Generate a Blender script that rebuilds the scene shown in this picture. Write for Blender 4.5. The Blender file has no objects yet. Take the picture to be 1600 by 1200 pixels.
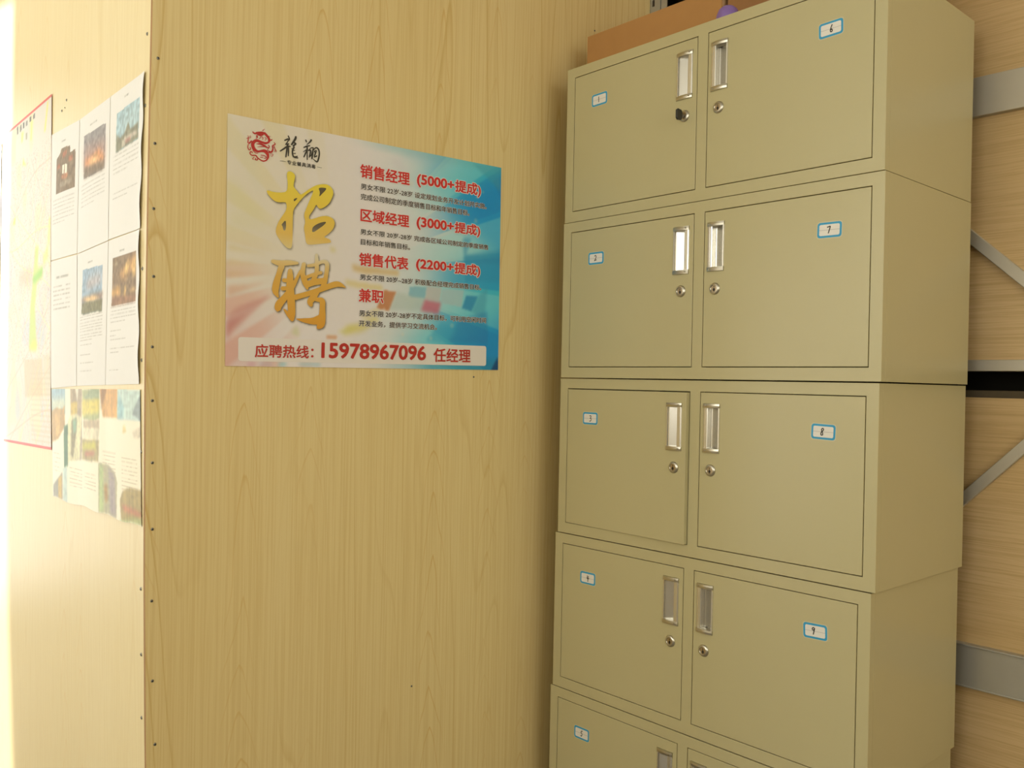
import bpy, bmesh, math, random
import numpy as np
from mathutils import Vector, Matrix
from mathutils.geometry import tessellate_polygon

S = bpy.context.scene
COL = S.collection
R = math.radians

# ------------------------------------------------------------------ camera
cam = bpy.data.cameras.new('camera')
cam.sensor_fit = 'HORIZONTAL'
cam.sensor_width = 36.0
cam.lens = 36.0 * 1378.1966 / 1600.0
cam.clip_start = 0.05
cam_o = bpy.data.objects.new('camera', cam)
COL.objects.link(cam_o)
YAW, PITCH, ROLL = R(47.97613707), R(-0.10634691), R(1.15981417)
_f = Vector((math.cos(YAW) * math.cos(PITCH), math.sin(YAW) * math.cos(PITCH), math.sin(PITCH)))
_r = _f.cross(Vector((0, 0, 1))).normalized()
_u = _r.cross(_f)
_r2 = _r * math.cos(ROLL) + _u * math.sin(ROLL)
_u2 = _u * math.cos(ROLL) - _r * math.sin(ROLL)
cam_o.matrix_world = Matrix(((_r2.x, _u2.x, -_f.x, -1.62899), (_r2.y, _u2.y, -_f.y, -1.61873),
                             (_r2.z, _u2.z, -_f.z, 1.18477), (0, 0, 0, 1)))
S.camera = cam_o

# ------------------------------------------------------------------ light
vs = S.view_settings
vs.view_transform = 'Standard'
vs.look = 'None'
vs.exposure = 0.13
vs.gamma = 1.0
vs.use_curve_mapping = False

world = bpy.data.worlds.new('sky')
S.world = world
world.use_nodes = True
world.node_tree.nodes['Background'].inputs[0].default_value = (0.80, 0.90, 1.0, 1)
world.node_tree.nodes['Background'].inputs[1].default_value = 1.0

def area(name, loc, direction, sx, sy, power, color):
    l = bpy.data.lights.new(name, 'AREA')
    l.shape = 'RECTANGLE'
    l.size, l.size_y = sx, sy
    l.energy = power
    l.color = color
    o = bpy.data.objects.new(name, l)
    COL.objects.link(o)
    o.location = loc
    o.rotation_euler = Vector(direction).to_track_quat('-Z', 'Y').to_euler()
    return o

def sunlamp(name, direction, strength, angle, color):
    l = bpy.data.lights.new(name, 'SUN')
    l.energy = strength
    l.angle = angle
    l.color = color
    o = bpy.data.objects.new(name, l)
    COL.objects.link(o)
    o.location = (-2.5, 5.0, 3.5)
    o.rotation_euler = Vector(direction).to_track_quat('-Z', 'Y').to_euler()

WARM = (1.0, 0.93, 0.76)
# daylight entering the wide window in the wall opposite the lockers, the window behind, the glazed door at the far end
area('daylight_side_window', (-3.86, -0.6, 1.9), (1, 0, 0), 3.2, 1.4, 48, WARM)
area('added_side_door_light', (-3.86, 2.1, 1.1), (1, 0, 0), 1.2, 2.0, 25, WARM)  # unseen door light, added to brighten the left wall down to the floor
area('daylight_rear_window', (-0.9, -3.46, 1.97), (0, 1, 0), 1.9, 1.2, 16, WARM)
area('daylight_far_door', (-1.78, 3.12, 1.30), (0, -1, 0), 1.3, 2.3, 24, (1.0, 0.97, 0.90))
sunlamp('low_sun', (0.594, -0.792, -0.139), 7.0, R(1.3), (1.0, 0.95, 0.84))

ZHAO=[[(-2362,1520),(-2311,1554),(-2231,1543),(-2173,1494),(-2176,1427),(-2206,1290),(-2200,1232),(-2125,1170),(-2042,1088),(-1961,1145),(-1831,1255),(-1699,1344),(-1582,1393),(-1430,1426),(-1326,1397),(-1265,1339),(-1240,1252),(-1269,1156),(-1335,1024),(-1419,943),(-1520,876),(-1579,864),(-1630,905),(-1657,953),(-1705,849),(-1786,732),(-1831,659),(-1813,594),(-1684,642),(-1550,703),(-1414,737),(-1277,721),(-1206,663),(-1190,574),(-1236,461),(-1354,339),(-1472,261),(-1318,245),(-1273,182),(-1298,156),(-1587,99),(-1804,51),(-1888,78),(-1908,239),(-1945,412),(-1906,537),(-1951,679),(-1904,805),(-1825,995),(-1746,1172),(-1731,1249),(-1862,1161),(-1991,1036),(-2103,894),(-2197,762),(-2208,642),(-2205,349),(-2205,10),(-2236,-82),(-2324,-77),(-2438,11),(-2535,116),(-2598,224),(-2580,343),(-2512,497),(-2419,627),(-2350,754),(-2360,855),(-2385,888),(-2567,850),(-2678,894),(-2765,967),(-2813,1031),(-2806,1076),(-2681,1055),(-2524,1063),(-2350,1108),(-2338,1283),(-2360,1425)],[(-2202,982),(-2089,1028),(-2185,918)],[(-2369,524),(-2358,387),(-2372,290),(-2420,284),(-2446,390),(-2475,389)],[(-1623,1319),(-1420,1344),(-1427,1298),(-1527,1191),(-1593,1113),(-1570,1229)],[(-1746,424),(-1680,493),(-1547,571),(-1395,614),(-1444,539),(-1578,431),(-1743,312)]]
PIN=[[(-2689,-380),(-2673,-420),(-2641,-431),(-2609,-443),(-2575,-454),(-2537,-464),(-2494,-468),(-2448,-467),(-2403,-461),(-2360,-452),(-2319,-443),(-2280,-435),(-2240,-428),(-2199,-420),(-2157,-412),(-2115,-404),(-2072,-395),(-2049,-364),(-2071,-336),(-2113,-333),(-2155,-330),(-2197,-327),(-2240,-325),(-2284,-326),(-2329,-329),(-2373,-336),(-2414,-342),(-2451,-348),(-2484,-351),(-2514,-353),(-2546,-353),(-2580,-352),(-2616,-350),(-2652,-349)],[(-2425,-411),(-2508,-442),(-2518,-477),(-2528,-512),(-2538,-548),(-2548,-586),(-2560,-626),(-2575,-669),(-2592,-716),(-2609,-764),(-2624,-810),(-2635,-852),(-2643,-888),(-2649,-921),(-2651,-954),(-2649,-988),(-2640,-1024),(-2622,-1056),(-2597,-1082),(-2570,-1103),(-2544,-1121),(-2519,-1140),(-2500,-1141),(-2491,-1124),(-2495,-1094),(-2500,-1063),(-2503,-1034),(-2503,-1009),(-2501,-989),(-2498,-971),(-2495,-952),(-2491,-930),(-2486,-902),(-2481,-868),(-2474,-829),(-2467,-785),(-2459,-737),(-2449,-690),(-2439,-647),(-2427,-609),(-2414,-574),(-2400,-540),(-2386,-505),(-2372,-470)],[(-2247,-493),(-2295,-529),(-2299,-560),(-2303,-590),(-2308,-621),(-2312,-655),(-2315,-692),(-2319,-733),(-2322,-778),(-2325,-826),(-2327,-878),(-2326,-931),(-2322,-986),(-2317,-1043),(-2310,-1100),(-2302,-1156),(-2296,-1209),(-2290,-1261),(-2285,-1314),(-2280,-1365),(-2274,-1413),(-2266,-1455),(-2258,-1490),(-2248,-1519),(-2237,-1544),(-2226,-1569),(-2215,-1596),(-2173,-1618),(-2134,-1588),(-2128,-1559),(-2121,-1532),(-2114,-1504),(-2108,-1473),(-2105,-1436),(-2105,-1393),(-2107,-1344),(-2110,-1292),(-2114,-1238),(-2119,-1184),(-2124,-1129),(-2131,-1071),(-2137,-1014),(-2144,-960),(-2149,-909),(-2154,-860),(-2158,-812),(-2162,-765),(-2166,-720),(-2170,-678),(-2176,-641),(-2181,-609),(-2187,-579),(-2192,-549),(-2198,-519)],[(-1996,-499),(-2025,-507),(-2047,-547),(-2069,-587),(-2090,-627),(-2112,-666),(-2133,-703),(-2154,-737),(-2173,-768),(-2193,-798),(-2214,-829),(-2238,-863),(-2268,-901),(-2301,-944),(-2336,-988),(-2371,-1030),(-2404,-1069),(-2436,-1103),(-2470,-1136),(-2504,-1169),(-2535,-1203),(-2562,-1242),(-2578,-1281),(-2584,-1317),(-2583,-1346),(-2579,-1367),(-2577,-1388),(-2522,-1435),(-2453,-1401),(-2443,-1377),(-2434,-1354),(-2427,-1337),(-2419,-1325),(-2410,-1311),(-2395,-1289),(-2374,-1259),(-2348,-1223),(-2318,-1183),(-2289,-1141),(-2259,-1096),(-2228,-1050),(-2197,-1001),(-2168,-954),(-2142,-910),(-2121,-870),(-2104,-834),(-2089,-799),(-2075,-765),(-2060,-728),(-2044,-689),(-2028,-647),(-2012,-605),(-1996,-563),(-1980,-521)],[(-2432,-757),(-2407,-799),(-2379,-800),(-2351,-801),(-2323,-802),(-2295,-803),(-2259,-764),(-2284,-722),(-2312,-721),(-2340,-720),(-2368,-719),(-2396,-718)],[(-2463,-939),(-2429,-980),(-2389,-977),(-2349,-973),(-2309,-970),(-2269,-966),(-2236,-920),(-2271,-878),(-2311,-882),(-2351,-886),(-2391,-889),(-2431,-893)],[(-2380,-1363),(-2384,-1381),(-2366,-1407),(-2348,-1434),(-2330,-1461),(-2312,-1487),(-2294,-1510),(-2277,-1531),(-2259,-1550),(-2241,-1569),(-2223,-1587),(-2205,-1606),(-2146,-1600),(-2129,-1547),(-2147,-1528),(-2163,-1508),(-2181,-1488),(-2200,-1468),(-2221,-1449),(-2247,-1430),(-2274,-1412),(-2303,-1394),(-2333,-1377),(-2361,-1360)],[(-2164,-1116),(-2102,-1157),(-2057,-1141),(-2013,-1125),(-1968,-1109),(-1922,-1093),(-1874,-1076),(-1823,-1058),(-1771,-1039),(-1716,-1019),(-1661,-999),(-1606,-979),(-1550,-956),(-1494,-933),(-1438,-910),(-1385,-888),(-1334,-869),(-1285,-850),(-1237,-833),(-1192,-817),(-1154,-805),(-1123,-796),(-1101,-790),(-1086,-787),(-1072,-784),(-1053,-783),(-1031,-782),(-1007,-781),(-981,-783),(-952,-785),(-922,-789),(-893,-792),(-883,-787),(-884,-778),(-904,-760),(-925,-742),(-946,-723),(-970,-706),(-995,-693),(-1018,-682),(-1042,-673),(-1072,-666),(-1108,-665),(-1148,-670),(-1192,-681),(-1238,-697),(-1285,-717),(-1334,-738),(-1383,-758),(-1434,-781),(-1488,-805),(-1543,-830),(-1597,-854),(-1650,-876),(-1702,-896),(-1756,-916),(-1809,-936),(-1861,-954),(-1912,-972),(-1959,-988),(-2005,-1003),(-2050,-1017),(-2094,-1032),(-2140,-1046)],[(-1919,-326),(-1973,-355),(-1981,-400),(-1992,-446),(-2001,-494),(-2008,-543),(-2009,-593),(-2002,-641),(-1990,-687),(-1975,-728),(-1959,-764),(-1944,-795),(-1928,-822),(-1910,-845),(-1891,-866),(-1871,-887),(-1853,-908),(-1823,-914),(-1806,-890),(-1808,-862),(-1808,-834),(-1809,-806),(-1812,-777),(-1820,-745),(-1833,-709),(-1852,-674),(-1870,-640),(-1885,-607),(-1895,-574),(-1897,-538),(-1894,-498),(-1888,-453),(-1881,-406),(-1875,-360)],[(-1630,-110),(-1662,-136),(-1663,-176),(-1664,-215),(-1665,-254),(-1666,-292),(-1666,-331),(-1666,-370),(-1664,-409),(-1663,-447),(-1664,-482),(-1670,-516),(-1680,-549),(-1696,-582),(-1714,-618),(-1735,-655),(-1754,-692),(-1716,-743),(-1646,-725),(-1631,-688),(-1614,-650),(-1597,-611),(-1582,-569),(-1571,-526),(-1564,-482),(-1561,-439),(-1561,-398),(-1563,-358),(-1566,-319),(-1569,-280),(-1575,-241),(-1582,-202),(-1589,-164),(-1595,-126)],[(-1863,-406),(-1835,-430),(-1802,-424),(-1769,-419),(-1735,-414),(-1699,-406),(-1662,-396),(-1624,-381),(-1586,-362),(-1551,-344),(-1520,-329),(-1495,-318),(-1473,-313),(-1454,-310),(-1441,-310),(-1433,-312),(-1429,-315),(-1424,-318),(-1421,-320),(-1418,-324),(-1415,-334),(-1412,-351),(-1411,-378),(-1414,-414),(-1419,-454),(-1425,-498),(-1432,-540),(-1441,-584),(-1452,-630),(-1463,-675),(-1474,-715),(-1485,-746),(-1493,-767),(-1501,-781),(-1510,-795),(-1522,-812),(-1535,-832),(-1515,-882),(-1453,-879),(-1439,-864),(-1424,-851),(-1406,-832),(-1387,-805),(-1371,-772),(-1360,-731),(-1351,-686),(-1343,-638),(-1337,-590),(-1331,-545),(-1324,-502),(-1318,-457),(-1312,-413),(-1309,-372),(-1309,-336),(-1314,-306),(-1323,-280),(-1338,-258),(-1358,-241),(-1381,-230),(-1408,-225),(-1436,-225),(-1463,-230),(-1490,-238),(-1519,-249),(-1552,-262),(-1587,-279),(-1622,-297),(-1656,-313),(-1686,-326),(-1716,-337),(-1747,-346),(-1779,-354),(-1812,-363),(-1845,-372)],[(-1895,-661),(-1853,-683),(-1816,-667),(-1780,-651),(-1744,-636),(-1708,-621),(-1673,-607),(-1637,-594),(-1601,-581),(-1565,-569),(-1527,-557),(-1490,-545),(-1473,-500),(-1514,-474),(-1551,-486),(-1587,-499),(-1625,-511),(-1662,-524),(-1700,-538),(-1737,-553),(-1774,-569),(-1811,-585),(-1847,-600),(-1883,-616)],[(-1913,-833),(-1838,-874),(-1799,-858),(-1760,-841),(-1722,-826),(-1685,-812),(-1647,-799),(-1607,-789),(-1563,-779),(-1516,-769),(-1467,-760),(-1419,-750),(-1377,-673),(-1441,-617),(-1489,-627),(-1537,-637),(-1586,-647),(-1636,-658),(-1684,-671),(-1731,-687),(-1774,-703),(-1814,-720),(-1852,-736),(-1890,-752)],[(-1557,-896),(-1618,-899),(-1643,-923),(-1668,-946),(-1692,-969),(-1716,-993),(-1736,-1015),(-1756,-1036),(-1776,-1058),(-1797,-1083),(-1816,-1113),(-1830,-1151),(-1828,-1190),(-1815,-1220),(-1798,-1239),(-1782,-1252),(-1769,-1265),(-1720,-1274),(-1691,-1235),(-1692,-1214),(-1694,-1193),(-1693,-1178),(-1688,-1173),(-1684,-1174),(-1679,-1170),(-1669,-1157),(-1653,-1138),(-1634,-1114),(-1615,-1087),(-1598,-1060),(-1583,-1033),(-1567,-1004),(-1552,-975),(-1536,-947)],[(-1759,-1080),(-1736,-1129),(-1709,-1133),(-1681,-1136),(-1654,-1140),(-1628,-1144),(-1600,-1149),(-1569,-1154),(-1541,-1157),(-1523,-1161),(-1522,-1163),(-1529,-1160),(-1529,-1165),(-1526,-1187),(-1525,-1218),(-1526,-1256),(-1527,-1294),(-1529,-1333),(-1532,-1373),(-1537,-1412),(-1542,-1450),(-1548,-1485),(-1554,-1517),(-1562,-1547),(-1570,-1574),(-1577,-1597),(-1580,-1614),(-1579,-1625),(-1577,-1636),(-1579,-1653),(-1585,-1674),(-1592,-1696),(-1579,-1740),(-1528,-1743),(-1507,-1736),(-1484,-1730),(-1458,-1718),(-1430,-1697),(-1406,-1667),(-1392,-1633),(-1384,-1599),(-1381,-1563),(-1379,-1527),(-1378,-1490),(-1378,-1450),(-1380,-1408),(-1384,-1366),(-1388,-1324),(-1391,-1287),(-1391,-1251),(-1390,-1212),(-1389,-1172),(-1394,-1132),(-1413,-1090),(-1454,-1060),(-1498,-1052),(-1532,-1055),(-1559,-1059),(-1581,-1060),(-1605,-1057),(-1632,-1053),(-1660,-1049),(-1687,-1045),(-1714,-1040)],[(-2084,-1556),(-2079,-1564),(-2045,-1575),(-2012,-1587),(-1978,-1599),(-1941,-1610),(-1903,-1619),(-1861,-1628),(-1817,-1635),(-1771,-1642),(-1723,-1647),(-1675,-1651),(-1628,-1651),(-1584,-1650),(-1542,-1647),(-1505,-1645),(-1468,-1644),(-1409,-1513),(-1524,-1426),(-1560,-1443),(-1595,-1460),(-1626,-1476),(-1655,-1490),(-1686,-1502),(-1722,-1510),(-1763,-1517),(-1806,-1522),(-1850,-1526),(-1892,-1530),(-1930,-1535),(-1967,-1538),(-2003,-1542),(-2040,-1545),(-2077,-1549)]]
LONG=[[(-2357,2297),(-2365,2283),(-2356,2269),(-2347,2255),(-2338,2241),(-2329,2227),(-2313,2228),(-2306,2242),(-2315,2256),(-2324,2270),(-2333,2284),(-2342,2298)],[(-2442,2171),(-2426,2166),(-2407,2176),(-2387,2187),(-2370,2196),(-2358,2201),(-2350,2203),(-2342,2202),(-2331,2200),(-2319,2199),(-2303,2210),(-2306,2225),(-2317,2229),(-2328,2234),(-2343,2238),(-2363,2235),(-2383,2226),(-2402,2213),(-2421,2200),(-2439,2187)],[(-2329,2216),(-2345,2212),(-2362,2185),(-2378,2158),(-2395,2131),(-2412,2105),(-2406,2092),(-2390,2096),(-2373,2123),(-2357,2149),(-2340,2176),(-2323,2203)],[(-2420,2095),(-2407,2084),(-2388,2090),(-2369,2096),(-2349,2101),(-2330,2107),(-2321,2125),(-2334,2136),(-2354,2130),(-2373,2124),(-2392,2118),(-2411,2113)],[(-2534,1928),(-2518,1925),(-2496,1941),(-2474,1957),(-2452,1973),(-2431,1989),(-2408,2008),(-2386,2027),(-2366,2043),(-2351,2054),(-2340,2058),(-2329,2059),(-2315,2059),(-2300,2060),(-2287,2073),(-2293,2087),(-2307,2088),(-2321,2091),(-2340,2092),(-2363,2085),(-2387,2071),(-2410,2052),(-2432,2033),(-2453,2014),(-2473,1997),(-2493,1980),(-2513,1962),(-2534,1944)],[(-2366,2116),(-2381,2105),(-2384,2083),(-2386,2062),(-2389,2039),(-2392,2009),(-2396,1971),(-2400,1926),(-2405,1879),(-2409,1833),(-2396,1824),(-2381,1835),(-2373,1881),(-2366,1929),(-2359,1974),(-2354,2013),(-2352,2043),(-2351,2066),(-2352,2087),(-2352,2109)],[(-2340,2072),(-2351,2062),(-2352,2034),(-2352,2006),(-2353,1978),(-2353,1952),(-2353,1929),(-2352,1908),(-2352,1887),(-2351,1866),(-2340,1860),(-2328,1869),(-2326,1891),(-2324,1912),(-2322,1934),(-2322,1958),(-2322,1984),(-2324,2011),(-2326,2039),(-2328,2067)],[(-2174,2323),(-2195,2309),(-2198,2295),(-2200,2284),(-2204,2275),(-2211,2259),(-2225,2233),(-2245,2198),(-2267,2161),(-2288,2124),(-2279,2106),(-2255,2111),(-2231,2145),(-2205,2182),(-2182,2216),(-2164,2246),(-2155,2271),(-2153,2289),(-2155,2301),(-2156,2313)],[(-2221,2181),(-2222,2163),(-2211,2156),(-2200,2149),(-2196,2146),(-2197,2154),(-2199,2153),(-2211,2141),(-2229,2126),(-2245,2111),(-2246,2093),(-2227,2090),(-2209,2102),(-2190,2115),(-2170,2129),(-2156,2150),(-2161,2174),(-2176,2182),(-2191,2186),(-2202,2190)],[(-2209,2122),(-2223,2114),(-2228,2094),(-2233,2075),(-2238,2057),(-2243,2041),(-2248,2030),(-2254,2020),(-2261,2005),(-2264,1986),(-2264,1962),(-2261,1935),(-2255,1909),(-2248,1887),(-2238,1871),(-2225,1860),(-2211,1853),(-2194,1849),(-2175,1847),(-2154,1849),(-2134,1852),(-2115,1854),(-2104,1867),(-2112,1878),(-2131,1878),(-2151,1878),(-2168,1878),(-2181,1880),(-2192,1884),(-2202,1888),(-2209,1894),(-2216,1904),(-2222,1922),(-2226,1946),(-2229,1970),(-2230,1990),(-2227,2001),(-2223,2010),(-2216,2021),(-2210,2037),(-2206,2056),(-2203,2075),(-2200,2095),(-2198,2114)],[(-2275,2028),(-2267,2024),(-2248,2034),(-2228,2044),(-2209,2053),(-2189,2063),(-2187,2072),(-2195,2076),(-2214,2066),(-2234,2057),(-2253,2047),(-2272,2037)],[(-2240,1996),(-2232,1991),(-2222,1995),(-2211,1999),(-2200,2003),(-2189,2007),(-2185,2016),(-2193,2021),(-2203,2017),(-2214,2013),(-2225,2009),(-2236,2005)],[(-2231,1934),(-2222,1928),(-2209,1933),(-2196,1937),(-2183,1942),(-2170,1946),(-2165,1957),(-2174,1963),(-2187,1959),(-2200,1954),(-2213,1950),(-2226,1945)],[(-2223,1864),(-2211,1856),(-2189,1864),(-2168,1872),(-2146,1880),(-2124,1888),(-2118,1903),(-2130,1911),(-2152,1903),(-2173,1895),(-2195,1887),(-2217,1879)],[(-1945,2293),(-1953,2279),(-1948,2268),(-1942,2257),(-1936,2246),(-1930,2236),(-1914,2236),(-1906,2250),(-1912,2260),(-1917,2271),(-1923,2282),(-1929,2293)],[(-1801,2326),(-1828,2318),(-1833,2307),(-1837,2297),(-1841,2288),(-1848,2276),(-1862,2259),(-1879,2237),(-1899,2214),(-1918,2192),(-1917,2184),(-1907,2183),(-1884,2202),(-1860,2222),(-1838,2241),(-1819,2258),(-1806,2274),(-1798,2287),(-1793,2297),(-1788,2307)],[(-1995,2108),(-1981,2103),(-1964,2112),(-1948,2120),(-1932,2128),(-1915,2136),(-1897,2144),(-1878,2153),(-1858,2161),(-1838,2170),(-1832,2185),(-1844,2193),(-1864,2186),(-1885,2180),(-1906,2173),(-1926,2164),(-1944,2155),(-1961,2144),(-1976,2134),(-1992,2123)],[(-1998,2016),(-1988,2015),(-1971,2028),(-1953,2042),(-1937,2054),(-1922,2065),(-1911,2073),(-1901,2079),(-1891,2084),(-1881,2091),(-1878,2100),(-1887,2104),(-1897,2099),(-1908,2094),(-1920,2089),(-1933,2080),(-1949,2069),(-1965,2055),(-1982,2040),(-1998,2025)],[(-1902,2159),(-1918,2147),(-1919,2128),(-1920,2111),(-1923,2093),(-1929,2070),(-1940,2037),(-1956,1998),(-1974,1956),(-1991,1914),(-1982,1902),(-1964,1908),(-1944,1949),(-1923,1991),(-1904,2031),(-1891,2066),(-1884,2094),(-1884,2116),(-1886,2134),(-1888,2152)],[(-1901,2061),(-1912,2052),(-1911,2006),(-1910,1960),(-1909,1914),(-1908,1868),(-1896,1863),(-1884,1873),(-1885,1918),(-1886,1964),(-1888,2010),(-1889,2056)],[(-1870,2071),(-1858,2072),(-1844,2087),(-1830,2103),(-1817,2117),(-1806,2127),(-1796,2133),(-1785,2137),(-1777,2140),(-1770,2140),(-1767,2140),(-1769,2142),(-1769,2142),(-1771,2129),(-1778,2102),(-1788,2064),(-1800,2026),(-1812,1995),(-1823,1975),(-1834,1961),(-1847,1947),(-1860,1931),(-1858,1921),(-1846,1922),(-1833,1936),(-1818,1950),(-1803,1967),(-1789,1990),(-1776,2023),(-1764,2062),(-1753,2101),(-1746,2129),(-1744,2146),(-1747,2157),(-1758,2163),(-1766,2163),(-1777,2162),(-1790,2159),(-1805,2153),(-1820,2143),(-1834,2129),(-1847,2114),(-1860,2097),(-1872,2081)],[(-1892,2071),(-1882,2061),(-1864,2065),(-1845,2069),(-1838,2070),(-1838,2070),(-1838,2052),(-1843,2019),(-1851,1981),(-1858,1944),(-1846,1936),(-1831,1944),(-1822,1980),(-1811,2019),(-1803,2055),(-1803,2084),(-1823,2101),(-1848,2098),(-1867,2090),(-1884,2085)],[(-1765,2073),(-1781,2062),(-1785,2046),(-1788,2031),(-1791,2014),(-1794,1996),(-1796,1975),(-1798,1953),(-1799,1929),(-1800,1906),(-1787,1897),(-1770,1908),(-1766,1931),(-1761,1955),(-1757,1978),(-1754,1999),(-1752,2017),(-1752,2033),(-1752,2049),(-1751,2064)],[(-1770,2074),(-1760,2076),(-1740,2099),(-1721,2124),(-1704,2144),(-1691,2153),(-1682,2155),(-1670,2152),(-1657,2145),(-1646,2135),(-1638,2122),(-1631,2104),(-1626,2082),(-1624,2058),(-1626,2030),(-1631,1997),(-1638,1965),(-1645,1937),(-1652,1913),(-1657,1893),(-1662,1882),(-1662,1880),(-1674,1881),(-1697,1890),(-1724,1904),(-1750,1917),(-1757,1914),(-1758,1908),(-1735,1892),(-1712,1873),(-1689,1857),(-1663,1850),(-1637,1865),(-1624,1887),(-1617,1910),(-1610,1935),(-1603,1964),(-1597,1998),(-1593,2033),(-1592,2064),(-1594,2091),(-1599,2116),(-1607,2138),(-1619,2156),(-1634,2170),(-1653,2180),(-1676,2184),(-1702,2177),(-1723,2159),(-1741,2134),(-1758,2107),(-1774,2083)],[(-1747,2062),(-1732,2060),(-1715,2072),(-1697,2085),(-1689,2091),(-1704,2098),(-1707,2083),(-1717,2050),(-1729,2012),(-1741,1976),(-1731,1965),(-1716,1972),(-1701,2008),(-1686,2046),(-1673,2081),(-1668,2108),(-1696,2121),(-1716,2106),(-1733,2090),(-1747,2077)],[(-1738,1952),(-1722,1946),(-1706,1955),(-1690,1964),(-1675,1973),(-1659,1982),(-1656,1999),(-1672,2005),(-1687,1996),(-1703,1987),(-1719,1978),(-1734,1969)],[(-2532,1730),(-2530,1727),(-2513,1728),(-2496,1729),(-2479,1730),(-2462,1730),(-2446,1731),(-2430,1731),(-2414,1731),(-2398,1731),(-2395,1735),(-2396,1739),(-2412,1739),(-2428,1740),(-2444,1740),(-2461,1740),(-2478,1739),(-2495,1737),(-2512,1736),(-2529,1734)],[(-1658,1757),(-1656,1753),(-1628,1753),(-1600,1753),(-1571,1753),(-1543,1753),(-1539,1757),(-1541,1761),(-1570,1761),(-1598,1761),(-1627,1761),(-1655,1761)]]
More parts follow.
